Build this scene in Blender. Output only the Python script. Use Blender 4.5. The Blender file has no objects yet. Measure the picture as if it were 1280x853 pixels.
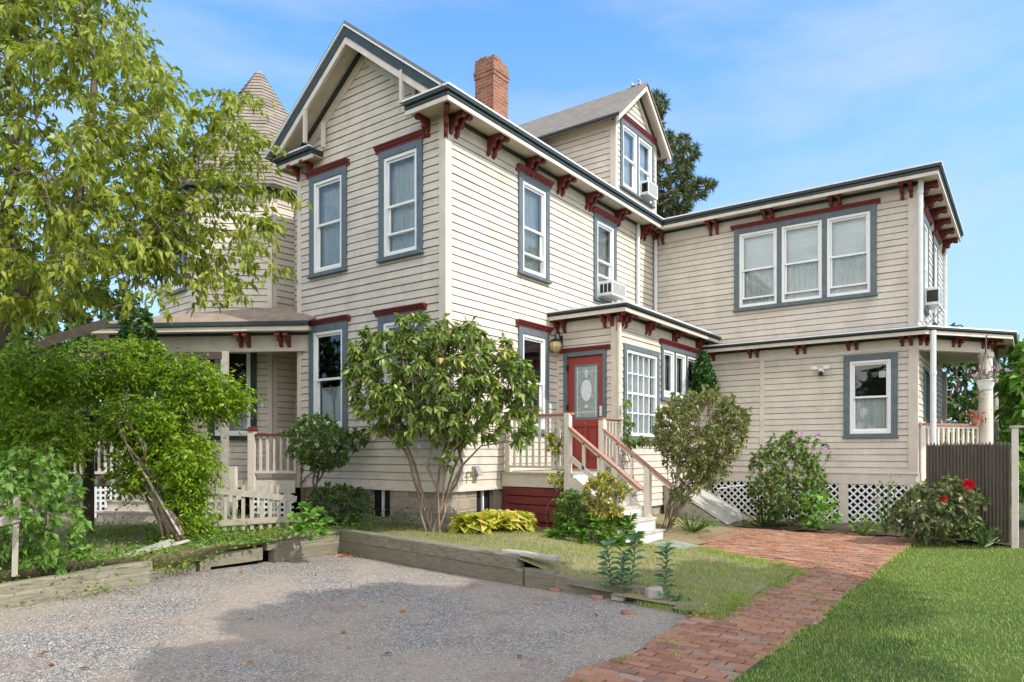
import bpy, math, random
import numpy as np
from mathutils import Vector, Matrix
random.seed(7); RNG = np.random.default_rng(7)
SC = bpy.context.scene
COL = SC.collection
R = math.radians

# ------------------------------------------------------------------ camera
CAM = (7.33, -8.26, 1.5)
ANG = math.atan2(650, 887)
FX, FY = -math.sin(ANG), math.cos(ANG)      # view direction on the ground
RX, RY = math.cos(ANG), math.sin(ANG)       # to the right of it
def P(px, py, t):
    """a point seen at photo pixel (px, py), t metres into the view"""
    s = (px - 640) / 887.0
    return Vector((CAM[0] + t * (FX + s * RX), CAM[1] + t * (FY + s * RY), CAM[2] + t * (566 - py) / 887.0))
def VX(px, t=1.0):
    return P(px, 566, t)

cam_d = bpy.data.cameras.new('camera'); cam = bpy.data.objects.new('camera', cam_d); COL.objects.link(cam)
cam.location = CAM; cam.rotation_euler = (math.pi / 2, 0, ANG)
cam_d.sensor_width = 36; cam_d.lens = 887 / 1280 * 36
cam_d.shift_y = (566 - 426.5) / 1280; cam_d.clip_end = 5000; cam_d.clip_start = 0.05
SC.camera = cam

# ------------------------------------------------------------------ materials
def nt(name):
    m = bpy.data.materials.new(name); m.use_nodes = True
    t = m.node_tree; t.nodes.clear(); return m, t
def nd(t, typ, **kw):
    n = t.nodes.new(typ)
    for k, v in kw.items():
        if k in n.inputs: n.inputs[k].default_value = v
        else: setattr(n, k, v)
    return n
def ramp(t, fac, stops):
    n = t.nodes.new('ShaderNodeValToRGB'); e = n.color_ramp.elements
    while len(e) < len(stops): e.new(0.5)
    for el, (p, c) in zip(e, stops):
        el.position = p; el.color = (*c, 1) if len(c) == 3 else c
    t.links.new(fac, n.inputs[0]); return n.outputs[0]
def mixc(t, fac, a, b, mode='MIX'):
    n = t.nodes.new('ShaderNodeMix'); n.data_type = 'RGBA'; n.blend_type = mode
    for sock, v in ((n.inputs[0], fac), (n.inputs[6], a), (n.inputs[7], b)):
        if isinstance(v, (int, float)): sock.default_value = v
        elif isinstance(v, tuple): sock.default_value = (*v, 1) if len(v) == 3 else v
        else: t.links.new(v, sock)
    return n.outputs[2]
def math_(t, op, a, b=0.0):
    n = t.nodes.new('ShaderNodeMath'); n.operation = op
    for s, v in zip(n.inputs, (a, b)):
        if isinstance(v, (int, float)): s.default_value = v
        else: t.links.new(v, s)
    return n.outputs[0]
def coords(t, scale=(1, 1, 1), kind='Object'):
    c = t.nodes.new('ShaderNodeTexCoord'); m = t.nodes.new('ShaderNodeMapping')
    m.inputs['Scale'].default_value = scale
    t.links.new(c.outputs[kind], m.inputs[0]); return m.outputs[0]
def noise(t, vec, scale, detail=4, rough=.55):
    n = t.nodes.new('ShaderNodeTexNoise'); n.inputs['Scale'].default_value = scale
    n.inputs['Detail'].default_value = detail; n.inputs['Roughness'].default_value = rough
    t.links.new(vec, n.inputs['Vector']); return n.outputs[0]
def out(t, bsdf):
    o = t.nodes.new('ShaderNodeOutputMaterial'); t.links.new(bsdf, o.inputs[0])
def bump(t, h, strength, dist=.01):
    b = t.nodes.new('ShaderNodeBump'); b.inputs['Strength'].default_value = strength
    b.inputs['Distance'].default_value = dist; t.links.new(h, b.inputs['Height']); return b.outputs[0]
def island(t):
    g = t.nodes.new('ShaderNodeNewGeometry'); return g.outputs['Random Per Island']

def paint(name, col, rough=.6, var=.12, wear=0, wearcol=(.42, .38, .32), bs=.12, nscale=6, stretch=(1, 1, 1), spec=.35, streak=0):
    """painted or raw solid with uneven tone, per-piece variation and worn flecks"""
    m, t = nt(name); v = coords(t, stretch)
    n1 = noise(t, v, nscale, 5); n2 = noise(t, v, nscale * 9, 4, .65)
    d = tuple(c * (1 - var * 1.6) for c in col); l = tuple(min(1, c * (1 + var)) for c in col)
    c = ramp(t, n1, [(.3, d), (.5, col), (.72, l)])
    oi = t.nodes.new('ShaderNodeObjectInfo'); pick = math_(t, 'FRACT', math_(t, 'ADD', island(t), oi.outputs['Random']))
    c = mixc(t, math_(t, 'MULTIPLY', pick, min(.6, var * 1.8)), c, tuple(x * .70 for x in col))
    if streak:
        sv = coords(t, (7, 7, .8)); s1 = noise(t, sv, 1.2, 5, .7); s2 = noise(t, coords(t), .5, 4, .6)
        k = math_(t, 'MULTIPLY', ramp(t, s1, [(.5, (0, 0, 0)), (.78, (1, 1, 1))]), ramp(t, s2, [(.35, (0, 0, 0)), (.65, (1, 1, 1))]))
        c = mixc(t, math_(t, 'MULTIPLY', k, streak), c, (.36, .31, .24))
    if wear:
        w = ramp(t, n2, [(.62 - wear * .12, (0, 0, 0)), (.66 - wear * .1, (1, 1, 1))])
        c = mixc(t, math_(t, 'MULTIPLY', w, .65), c, wearcol)
    b = nd(t, 'ShaderNodeBsdfPrincipled', Roughness=rough)
    b.inputs['Specular IOR Level'].default_value = spec
    t.links.new(c, b.inputs['Base Color']); t.links.new(bump(t, n2, bs, .006), b.inputs['Normal'])
    out(t, b.outputs[0]); return m

LEAFGAIN = 1.35
def leafmat(name, cols, trans=.35, rough=.45, tint=(1.0, 1.15, .5), spec=.4):
    """leaf: colour drawn per leaf, thin, lets some light through"""
    m, t = nt(name); n = len(cols); cols = [tuple(min(.75, x * LEAFGAIN) for x in k) for k in cols] if 'petal' not in name and 'dead' not in name else cols
    c = ramp(t, island(t), [((i + .5) / n if n > 1 else 0, k) for i, k in enumerate(cols)])
    v = coords(t); n1 = noise(t, v, 1.6, 2)
    c = mixc(t, math_(t, 'MULTIPLY', n1, .35), c, tuple(x * .55 for x in cols[0]))
    b = nd(t, 'ShaderNodeBsdfPrincipled', Roughness=rough); b.inputs['Specular IOR Level'].default_value = spec
    t.links.new(c, b.inputs['Base Color'])
    tr = nd(t, 'ShaderNodeBsdfTranslucent')
    t.links.new(mixc(t, 1.0, c, tint, 'MULTIPLY'), tr.inputs['Color'])
    mx = nd(t, 'ShaderNodeMixShader'); mx.inputs[0].default_value = trans
    t.links.new(b.outputs[0], mx.inputs[1]); t.links.new(tr.outputs[0], mx.inputs[2])
    out(t, mx.outputs[0]); return m

def glassmat(name, refl=.55, tint=(.9, .95, .95)):
    m, t = nt(name)
    g = nd(t, 'ShaderNodeBsdfGlossy', Roughness=.02); g.inputs['Color'].default_value = (.9, .93, .96, 1)
    tr = nd(t, 'ShaderNodeBsdfTransparent'); tr.inputs['Color'].default_value = (*tint, 1)
    f = nd(t, 'ShaderNodeFresnel', IOR=1.5)
    v = coords(t); nn = noise(t, v, 1.3, 2)
    nrm = bump(t, nn, .12, .05); t.links.new(nrm, g.inputs['Normal'])
    fac = math_(t, 'ADD', math_(t, 'MULTIPLY', f.outputs[0], 1.35), refl * .02)
    mx = nd(t, 'ShaderNodeMixShader'); t.links.new(fac, mx.inputs[0])
    t.links.new(tr.outputs[0], mx.inputs[1]); t.links.new(g.outputs[0], mx.inputs[2])
    out(t, mx.outputs[0]); return m

CREAM = (.60, .545, .47)
M = {}
M['siding'] = paint('cream_siding_paint', CREAM, .62, .10, .2, (.45, .38, .3), .06, 3, (1, 1, 1), streak=.5)
M['trim'] = paint('cream_trim_paint', (.625, .565, .49), .55, .07, .3, (.4, .35, .29), .12, 5, streak=.4)
M['soffit'] = paint('soffit_paint', (.64, .56, .465), .6, .08, .1, (.4, .34, .27), .1, 4)
M['slate'] = paint('blue_grey_paint', (.105, .14, .16), .5, .14, .35, (.25, .27, .27), .15, 7)
M['darktrim'] = paint('dark_teal_paint', (.036, .05, .05), .45, .15, .1, (.12, .14, .14), .1, 5)
M['red'] = paint('oxblood_paint', (.165, .026, .026), .5, .16, .25, (.25, .12, .10), .15, 9)
M['door'] = paint('red_door_paint', (.285, .042, .032), .45, .06, 0, bs=.04, nscale=3)
M['white'] = paint('white_vinyl', (.78, .79, .79), .4, .04, 0, bs=.03)
M['white_old'] = paint('weathered_white_wood', (.35, .32, .265), .75, .16, .9, (.24, .22, .185), .35, 8)
M['metal_white'] = paint('white_metal', (.66, .68, .69), .35, .05, .1, (.45, .43, .4), .04)
M['shingle'] = None
M['curtain'] = paint('sheer_curtain', (.66, .69, .68), .9, .14, 0, bs=.3, nscale=9, stretch=(5, 5, .4))
M['blind'] = paint('pale_blind', (.76, .79, .8), .8, .06, 0, bs=.1, nscale=4, stretch=(.4, .4, 9))
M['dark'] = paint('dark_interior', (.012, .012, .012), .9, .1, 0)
M['glass'] = glassmat('window_glass', .75)
M['doorglass'] = paint('leaded_glass', (.30, .36, .34), .12, .25, 0, bs=.35, nscale=14, spec=.8)
M['etched'] = paint('etched_glass', (.62, .68, .72), .3, .1, 0, bs=.3, nscale=20)
M['brass'] = paint('aged_brass', (.30, .2, .08), .35, .2, 0)
M['blackmetal'] = paint('black_metal', (.02, .02, .022), .45, .1, 0)
M['amber'] = paint('amber_glass', (.58, .42, .18), .12, .2, 0, bs=.3, nscale=25, spec=.9)
M['greymetal'] = paint('grey_metal', (.3, .31, .31), .4, .12, .2)
M['stone'] = None
M['deck'] = paint('worn_deck_boards', (.42, .37, .31), .75, .15, .6, (.28, .24, .2), .3, 6)
M['tread'] = paint('worn_step_paint', (.50, .45, .38), .7, .15, .6, (.33, .28, .24), .3, 6)
M['handrail'] = paint('faded_rust_rail', (.34, .17, .125), .65, .15, .5, (.45, .3, .24), .2, 9)
M['timber'] = paint('weathered_timber', (.21, .19, .14), .9, .3, .9, (.12, .11, .08), .7, 5, (.5, 10, 10))
M['timber_across'] = paint('weathered_timber_across', (.235, .21, .15), .9, .3, .9, (.13, .115, .085), .7, 5, (10, .5, 10))
M['darkwood'] = paint('dark_arbor_wood', (.06, .048, .036), .9, .25, .5, (.12, .1, .08), .5, 8)
M['greywood'] = paint('grey_driftwood', (.42, .40, .35), .9, .22, .8, (.24, .22, .19), .5, 6)
M['bulkhead'] = paint('grey_metal_hatch', (.42, .415, .385), .55, .16, .5, (.2, .19, .17), .15, 3)
M['stockade'] = paint('brown_stockade_wood', (.105, .085, .068), .85, .22, .5, (.16, .135, .11), .4, 6, (6, 6, .7))
M['bark'] = paint('bark', (.155, .115, .085), .9, .3, .6, (.26, .22, .18), .9, 14)
M['palebark'] = paint('pale_bark', (.26, .2, .145), .9, .25, .5, (.14, .1, .075), .8, 16)
M['slab'] = paint('bluestone', (.27, .29, .30), .8, .12, .4, (.36, .36, .35), .3, 5)
M['concrete'] = paint('concrete', (.36, .335, .295), .9, .2, .6, (.3, .27, .24), .6, 9)
M['brickpiece'] = paint('orange_brick', (.29, .15, .095), .9, .25, .5, (.28, .2, .15), .5, 10)
M['dead'] = leafmat('dead_leaf', [(.32, .13, .04), (.42, .2, .07), (.25, .1, .04)], .15, .7)

def shingles(name, base, sx=1.0):
    """asphalt shingles in courses by height, with tab joints"""
    m, t = nt(name); c = t.nodes.new('ShaderNodeTexCoord')
    s = t.nodes.new('ShaderNodeSeparateXYZ'); t.links.new(c.outputs['UV'], s.inputs[0])
    cmb = t.nodes.new('ShaderNodeCombineXYZ'); t.links.new(s.outputs[0], cmb.inputs[0]); t.links.new(s.outputs[1], cmb.inputs[1])
    br = t.nodes.new('ShaderNodeTexBrick'); br.inputs['Scale'].default_value = 1
    br.inputs['Brick Width'].default_value = .22 * sx; br.inputs['Row Height'].default_value = .14
    br.inputs['Mortar Size'].default_value = .007; br.inputs['Mortar Smooth'].default_value = .3; br.inputs['Bias'].default_value = 0
    br.inputs['Color1'].default_value = (*[x * .78 for x in base], 1); br.inputs['Color2'].default_value = (*[x * 1.2 for x in base], 1)
    br.inputs['Mortar'].default_value = (*[x * .3 for x in base], 1)
    t.links.new(cmb.outputs[0], br.inputs['Vector'])
    n1 = noise(t, c.outputs['Object'], 2.2, 4); n2 = noise(t, c.outputs['Object'], 60, 2)
    col = mixc(t, math_(t, 'MULTIPLY', n1, .5), br.outputs[0], tuple(x * .7 for x in base))
    col = mixc(t, math_(t, 'MULTIPLY', n2, .35), col, tuple(x * 1.4 for x in base))
    b = nd(t, 'ShaderNodeBsdfPrincipled', Roughness=.9); t.links.new(col, b.inputs['Base Color'])
    t.links.new(bump(t, br.outputs['Fac'], -.8, .02), b.inputs['Normal'])
    out(t, b.outputs[0]); return m
M['shingle'] = shingles('grey_roof_shingle', (.185, .165, .138))
M['spire_shingle'] = shingles('brown_spire_shingle', (.29, .225, .165), 1.6)
M['porch_roof'] = paint('porch_roofing', (.26, .2, .15), .9, .22, .4, (.36, .3, .24), .4, 5)
M['tin'] = paint('dull_roof_metal', (.15, .165, .17), .5, .15, .3, (.28, .29, .28), .1, 4)
M['flash'] = paint('bright_flashing', (.72, .72, .7), .35, .06, 0)

def masonry(name, c1, c2, mortar, bw, rh, ms=.012, bumpk=.7):
    m, t = nt(name); c = t.nodes.new('ShaderNodeTexCoord')
    br = t.nodes.new('ShaderNodeTexBrick'); br.inputs['Scale'].default_value = 1
    br.inputs['Brick Width'].default_value = bw; br.inputs['Row Height'].default_value = rh
    br.inputs['Mortar Size'].default_value = ms; br.inputs['Mortar Smooth'].default_value = .25
    br.inputs['Color1'].default_value = (*c1, 1); br.inputs['Color2'].default_value = (*c2, 1); br.inputs['Mortar'].default_value = (*mortar, 1)
    t.links.new(c.outputs['UV'], br.inputs['Vector'])
    n1 = noise(t, c.outputs['Object'], 5, 5); n2 = noise(t, c.outputs['Object'], 30, 4, .7)
    col = mixc(t, math_(t, 'MULTIPLY', n1, .7), br.outputs[0], tuple(x * .45 for x in c1))
    b = nd(t, 'ShaderNodeBsdfPrincipled', Roughness=.9); t.links.new(col, b.inputs['Base Color'])
    h = math_(t, 'ADD', math_(t, 'MULTIPLY', br.outputs['Fac'], -1.0), n2)
    t.links.new(bump(t, h, bumpk, .02), b.inputs['Normal'])
    out(t, b.outputs[0]); return m
M['stone'] = masonry('foundation_stone', (.44, .37, .28), (.19, .17, .145), (.40, .36, .30), .34, .19, .022, 1.0)
M['chimney_brick'] = masonry('chimney_brick', (.43, .155, .075), (.19, .07, .045), (.36, .29, .23), .2, .072, .011, 1.0)

# ------------------------------------------------------------------ mesh building
class MB:
    def __init__(s): s.v = []; s.f = []; s.uv = []
    def poly(s, pts):
        n = len(s.v); s.v += [tuple(p) for p in pts]; s.f.append(tuple(range(n, n + len(pts))))
    def hexa(s, a, b):
        """a: four points of the bottom loop, b: the same four of the top loop"""
        n = len(s.v); s.v += [tuple(p) for p in a] + [tuple(p) for p in b]
        s.f += [(n + 3, n + 2, n + 1, n), (n + 4, n + 5, n + 6, n + 7)]
        for i in range(4):
            j = (i + 1) % 4; s.f.append((n + i, n + j, n + 4 + j, n + 4 + i))
    def box(s, x0, x1, y0, y1, z0, z1):
        s.hexa([(x0, y0, z0), (x1, y0, z0), (x1, y1, z0), (x0, y1, z0)], [(x0, y0, z1), (x1, y0, z1), (x1, y1, z1), (x0, y1, z1)])
    def prism(s, pts, off):
        """extrude a closed outline by the vector off"""
        n = len(s.v); k = len(pts); off = Vector(off)
        s.v += [tuple(p) for p in pts] + [tuple(Vector(p) + off) for p in pts]
        s.f.append(tuple(range(n + k - 1, n - 1, -1))); s.f.append(tuple(range(n + k, n + 2 * k)))
        for i in range(k):
            j = (i + 1) % k; s.f.append((n + i, n + j, n + k + j, n + k + i))
    def beam(s, p, q, w, h, up=(0, 0, 1)):
        """square bar from p to q, w wide and h tall"""
        p, q, up = Vector(p), Vector(q), Vector(up); d = (q - p).normalized()
        sd = d.cross(up)
        if sd.length < 1e-4: sd = d.cross(Vector((1, 0, 0)))
        sd.normalize(); u = sd.cross(d).normalized(); a, b = sd * (w / 2), u * (h / 2)
        s.hexa([p - a - b, p + a - b, p + a + b, p - a + b], [q - a - b, q + a - b, q + a + b, q - a + b])
    def tube(s, pts, rad, n=6, cap=True):
        pts = [Vector(p) for p in pts]; base = len(s.v); k = len(pts)
        rad = rad if hasattr(rad, '__len__') else [rad] * k
        ref = Vector((.3, .2, 1)).normalized()
        for i, p in enumerate(pts):
            d = (pts[min(i + 1, k - 1)] - pts[max(i - 1, 0)]).normalized()
            a = d.cross(ref)
            if a.length < .05: a = d.cross(Vector((1, 0, 0)))
            a.normalize(); b = d.cross(a)
            for j in range(n):
                th = 2 * math.pi * j / n; s.v.append(tuple(p + (a * math.cos(th) + b * math.sin(th)) * rad[i]))
        for i in range(k - 1):
            for j in range(n):
                jj = (j + 1) % n; s.f.append((base + i * n + j, base + i * n + jj, base + (i + 1) * n + jj, base + (i + 1) * n + j))
        if cap:
            s.f.append(tuple(base + j for j in range(n - 1, -1, -1))); s.f.append(tuple(base + (k - 1) * n + j for j in range(n)))
    def lathe(s, c, prof, n=16):
        """prof: (radius, height) pairs about the vertical through c"""
        c = Vector(c); base = len(s.v); k = len(prof)
        for r, z in prof:
            for j in range(n):
                th = 2 * math.pi * j / n; s.v.append((c.x + r * math.cos(th), c.y + r * math.sin(th), c.z + z))
        for i in range(k - 1):
            for j in range(n):
                jj = (j + 1) % n; s.f.append((base + i * n + j, base + i * n + jj, base + (i + 1) * n + jj, base + (i + 1) * n + j))
        s.f.append(tuple(base + j for j in range(n - 1, -1, -1))); s.f.append(tuple(base + (k - 1) * n + j for j in range(n)))
    def build(s, name, m, parent=None, smooth=False, bevel=0, uvf=None):
        me = bpy.data.meshes.new(name); me.from_pydata(s.v, [], s.f); me.materials.append(M[m] if isinstance(m, str) else m)
        if smooth: me.polygons.foreach_set('use_smooth', [True] * len(me.polygons))
        if uvf:
            uv = me.uv_layers.new(name='UVMap'); co = [v.co for v in me.vertices]
            for p in me.polygons:
                nn = p.normal
                for li in p.loop_indices:
                    uv.data[li].uv = uvf(co[me.loops[li].vertex_index], nn)
        o = bpy.data.objects.new(name, me); COL.objects.link(o)
        if parent is not None:
            o.parent = parent
            o.matrix_parent_inverse = PW(parent).inverted()
        if bevel:
            b = o.modifiers.new('bevel', 'BEVEL'); b.width = bevel; b.segments = 1; b.limit_method = 'ANGLE'
        return o
def PW(o):
    """world matrix without waiting for a scene update (the things stand unrotated)"""
    m = o.matrix_basis.copy()
    if o.parent is not None: m = PW(o.parent) @ o.matrix_parent_inverse @ m
    return m
def tag(o, label=None, cat=None, group=None, kind=None):
    for k, v in (('label', label), ('category', cat), ('group', group), ('kind', kind)):
        if v: o[k] = v
    return o
def thing(name, label, cat, loc=(0, 0, 0), group=None):
    o = bpy.data.objects.new(name, None); COL.objects.link(o); o.location = loc; o.empty_display_size = .2
    return tag(o, label, cat, group)
def wall_uv(co, n):
    if abs(n.z) > .7: return (co.x, co.y)
    if abs(n.x) > abs(n.y): return (co.y, co.z)
    return (co.x, co.z)

class FR:
    """a wall's frame: u along it, d out of it, v up"""
    def __init__(s, O, U, N): s.O = Vector((O[0], O[1], 0)); s.U = Vector((U[0], U[1], 0)).normalized(); s.N = Vector((N[0], N[1], 0)).normalized()
    def p(s, u, d, v): q = s.O + s.U * u + s.N * d; return Vector((q.x, q.y, v))
    def box(s, mb, u0, u1, d0, d1, v0, v1):
        mb.hexa([s.p(u0, d0, v0), s.p(u1, d0, v0), s.p(u1, d1, v0), s.p(u0, d1, v0)],
                [s.p(u0, d0, v1), s.p(u1, d0, v1), s.p(u1, d1, v1), s.p(u0, d1, v1)])

def clap(name, fr, W, z0, z1, parent, openings=(), clip=None, u00=0.0, m='siding', e=.127):
    """clapboards: real tilted boards with an open lap under each, cut out round the openings"""
    mb = MB(); G = .0115; rr = random.Random(sum(map(ord, name)) + int(W * 100))
    z = z0
    while z < z1 - .01:
        zb, zt = z, min(z + e, z1); top = zt - G if zt < z1 else zt
        cuts = sorted({zb, top} | {q for o in openings for q in (o[2], o[3]) if zb < q < top} | ({(zb + top) / 2} if clip else set()))
        def off(h): return .019 - .014 * (h - zb) / e
        joints = []; j = rr.uniform(.5, 4.0)
        while j < W: joints.append(j + u00); j += rr.uniform(2.2, 4.6)
        for a, b in zip(cuts[:-1], cuts[1:]):
            mid = (a + b) / 2
            la, ra = clip(a) if clip else (u00, u00 + W); lb, rb = clip(b) if clip else (u00, u00 + W)
            iv = [[la, ra, lb, rb]]
            if ra - la < .02: continue
            for o in openings:
                if o[2] < mid < o[3]:
                    ni = []
                    for s0, s1, t0, t1 in iv:
                        if o[1] <= s0 or o[0] >= s1: ni.append([s0, s1, t0, t1]); continue
                        if o[0] > s0: ni.append([s0, o[0], t0, o[0]])
                        if o[1] < s1: ni.append([o[1], s1, o[1], t1])
                    iv = ni
            fin = []
            for s0, s1, t0, t1 in iv:
                js = [q for q in joints if max(s0, t0) + .15 < q < min(s1, t1) - .15]
                ed = [(s0, t0)] + [(q, q) for q in js] + [(s1, t1)]
                for (e0, f0), (e1, f1) in zip(ed[:-1], ed[1:]): fin.append((e0 + (.004 if (e0, f0) != ed[0] else 0), e1, f0 + (.004 if (e0, f0) != ed[0] else 0), max(f1, f0 + .003)))
            for s0, s1, t0, t1 in fin:
                n = len(mb.v); dj = rr.uniform(-.0025, .0025); zj, zk = (rr.uniform(-.0035, .0025), rr.uniform(-.0035, .0025)) if a == zb and not clip else (0, 0)
                mb.v += [tuple(fr.p(s0, off(a) + dj, a + zj)), tuple(fr.p(s1, off(a) + dj, a + zk)), tuple(fr.p(t1, off(b) + dj, b)), tuple(fr.p(t0, off(b) + dj, b))]
                mb.f.append((n, n + 1, n + 2, n + 3))
                if a == zb:      # lip under the board and the slot behind it
                    mb.v += [tuple(fr.p(s0, -.055, a)), tuple(fr.p(s1, -.055, a)), tuple(fr.p(s1, -.055, a - G)), tuple(fr.p(s0, -.055, a - G)),
                             tuple(fr.p(s1, .005, a - G)), tuple(fr.p(s0, .005, a - G))]
                    mb.f += [(n + 4, n + 5, n + 1, n), (n + 7, n + 6, n + 5, n + 4), (n + 9, n + 8, n + 6, n + 7)]
        z += e
    return mb.build(name, m, parent)

def crownbar(fr, mb, u0, u1, v0, v1, dep=.11):
    """moulded cap over an opening, wider at its top"""
    h = v1 - v0; prof = [(0, 0), (.045, 0), (.05, .3), (.075, .45), (dep - .02, .7), (dep, .8), (dep, 1), (0, 1.0)]
    pts = [fr.p(u0, d, v0 + q * h) for d, q in prof]; mb.prism(pts, fr.U * (u1 - u0))

def window(fr, u0, u1, v0, v1, house, crown=None, case=.115, lites=1, inside='curtain', sash='double', openv=0.0, drop=1.0, rail=.5, casemat='slate'):
    """one window: casing with its crown, sill, white frame and sashes, panes, curtain, and a dark room behind"""
    mb = MB(); D = .05
    fr.box(mb, u0, u0 + case, 0, D, v0, v1); fr.box(mb, u1 - case, u1, 0, D, v0, v1)
    fr.box(mb, u0 + case, u1 - case, 0, D, v1 - case, v1); fr.box(mb, u0 + case, u1 - case, 0, D - .01, v0, v0 + .05)
    a, b = u0 + case, u1 - case; mull = []
    w_ = (b - a - case * .85 * (lites - 1)) / lites
    for i in range(1, lites):
        c = a + i * w_ + (i - 1) * case * .85; fr.box(mb, c, c + case * .85, 0, D - .004, v0 + .05, v1 - case)
    w = mb.build('window', casemat, house, bevel=.004)
    if crown:
        mb = MB(); crownbar(fr, mb, u0 - .07, u1 + .07, v1 + .001, v1 + .001 + crown); mb.build('crown', 'red', w, bevel=.004)
    mb = MB(); fr.box(mb, u0 - .02, u1 + .02, 0, .085, v0 - .035, v0 - .001); mb.build('sill', casemat, w, bevel=.005)
    fw = .055
    for i in range(lites):
        x0 = a + i * (w_ + case * .85); x1 = x0 + w_; y0 = v0 + .05; y1 = v1 - case
        s = MB()
        fr.box(s, x0, x0 + fw, -.08, .032, y0, y1); fr.box(s, x1 - fw, x1, -.08, .032, y0, y1)
        fr.box(s, x0 + fw, x1 - fw, -.08, .032, y1 - fw, y1); fr.box(s, x0 + fw, x1 - fw, -.08, .036, y0, y0 + .06)
        vm = y0 + (y1 - y0) * rail
        if sash == 'double':
            t_ = .035
            for (q0, q1, d0, d1) in ((vm - .02, y1 - fw, -.03, .004), (y0 + .06 + openv, vm + .02 + openv * .0, -.065, -.031)):
                fr.box(s, x0 + fw, x0 + fw + t_, d0, d1, q0, q1); fr.box(s, x1 - fw - t_, x1 - fw, d0, d1, q0, q1)
                fr.box(s, x0 + fw + t_, x1 - fw - t_, d0, d1, q0, q0 + .042); fr.box(s, x0 + fw + t_, x1 - fw - t_, d0, d1, q1 - .035, q1)
            if openv: fr.box(s, x0 + fw, x1 - fw, -.02, .006, y0 + .06 + openv, y0 + .095 + openv)
        elif sash == 'grid':
            nx, ny = 5, 4
            for k in range(1, nx):
                c = x0 + fw + (x1 - x0 - 2 * fw) * k / nx; fr.box(s, c - .011, c + .011, -.03, .006, y0 + .06, y1 - fw)
            for k in range(1, ny):
                c = y0 + .06 + (y1 - y0 - .06 - fw) * k / ny; g_ = .02 if k == 2 else .011; fr.box(s, x0 + fw, x1 - fw, -.03, .01, c - g_, c + g_)
        s.build('sash', 'white', w, bevel=.003)
        g = MB()
        if sash == 'double':
            g.poly([fr.p(x0 + fw, -.012, vm), fr.p(x1 - fw, -.012, vm), fr.p(x1 - fw, -.012, y1 - fw), fr.p(x0 + fw, -.012, y1 - fw)])
            g.poly([fr.p(x0 + fw, -.048, y0 + .06), fr.p(x1 - fw, -.048, y0 + .06), fr.p(x1 - fw, -.048, vm), fr.p(x0 + fw, -.048, vm)])
        else:
            g.poly([fr.p(x0 + fw, -.02, y0 + .06), fr.p(x1 - fw, -.02, y0 + .06), fr.p(x1 - fw, -.02, y1 - fw), fr.p(x0 + fw, -.02, y1 - fw)])
        g.build('pane', 'glass', w)
        for kind, q0, q1, m in ([] if not inside else {'curtain': [('curtain', 0, drop, 'curtain')], 'blind': [('blind', 1 - drop, 1, 'blind')],
                                'both': [('blind', .52, 1, 'blind'), ('curtain', 0, .5, 'curtain')]}[inside]):
            c = MB(); n = 26; ys = (y0 + .04 + (y1 - y0 - .08) * q0, y0 + .04 + (y1 - y0 - .08) * q1)
            amp = .016 if kind == 'curtain' else .002; ph = random.uniform(0, 6)
            ux = [x0 + .03 + (x1 - x0 - .06) * k / n for k in range(n + 1)]
            dd = [-.12 + amp * math.sin(k * 1.7 + ph + .6 * math.sin(k * .9)) for k in range(n + 1)]
            for k in range(n):
                c.poly([fr.p(ux[k], dd[k], ys[0]), fr.p(ux[k + 1], dd[k + 1], ys[0]), fr.p(ux[k + 1], dd[k + 1], ys[1]), fr.p(ux[k], dd[k], ys[1])])
            c.build(kind, m, w)
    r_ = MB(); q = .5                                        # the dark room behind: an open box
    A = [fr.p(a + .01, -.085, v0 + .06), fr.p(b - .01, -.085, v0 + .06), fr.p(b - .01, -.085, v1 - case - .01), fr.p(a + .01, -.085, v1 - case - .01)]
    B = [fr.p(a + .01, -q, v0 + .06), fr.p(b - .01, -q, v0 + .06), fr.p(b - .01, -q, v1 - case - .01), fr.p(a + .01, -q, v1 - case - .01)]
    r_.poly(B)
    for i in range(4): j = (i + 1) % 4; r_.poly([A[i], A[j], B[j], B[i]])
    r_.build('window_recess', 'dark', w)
    return w
def hole(u0, u1, v0, v1, c=.06): return (u0 + c, u1 - c, v0 + .02, v1 - c)

BR = [(0, 0), (.30, 0), (.315, -.015), (.325, -.045), (.315, -.075), (.285, -.09), (.25, -.085), (.225, -.065), (.19, -.075), (.165, -.105), (.17, -.14),
      (.155, -.175), (.12, -.185), (.09, -.175), (.075, -.195), (.08, -.235), (.06, -.275), (.035, -.29), (.02, -.31), (0, -.31)]
def bracket(fr, u, ztop, house, s=1.0, w=.062, pair=True):
    for k in ((-.075, .075) if pair else (0,)):
        mb = MB(); pts = [fr.p(u + k - w / 2, d * s + .003, ztop + z * s) for d, z in BR]; mb.prism(pts, fr.U * w)
        c = fr.p(u + k, .29 * s, ztop - .045 * s)               # the scroll's round end
        ring = [fr.p(u + k - w * .72, .288 * s + .045 * s * math.cos(a), ztop - .047 * s + .042 * s * math.sin(a)) for a in [2 * math.pi * i / 10 for i in range(10)]]
        mb.prism(ring, fr.U * w * 1.44)
        ring = [fr.p(u + k - w * .68, .13 * s + .032 * s * math.cos(a), ztop - .15 * s + .03 * s * math.sin(a)) for a in [2 * math.pi * i / 8 for i in range(8)]]
        mb.prism(ring, fr.U * w * 1.36)
        mb.build('bracket', 'red', house, bevel=.003)

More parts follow.
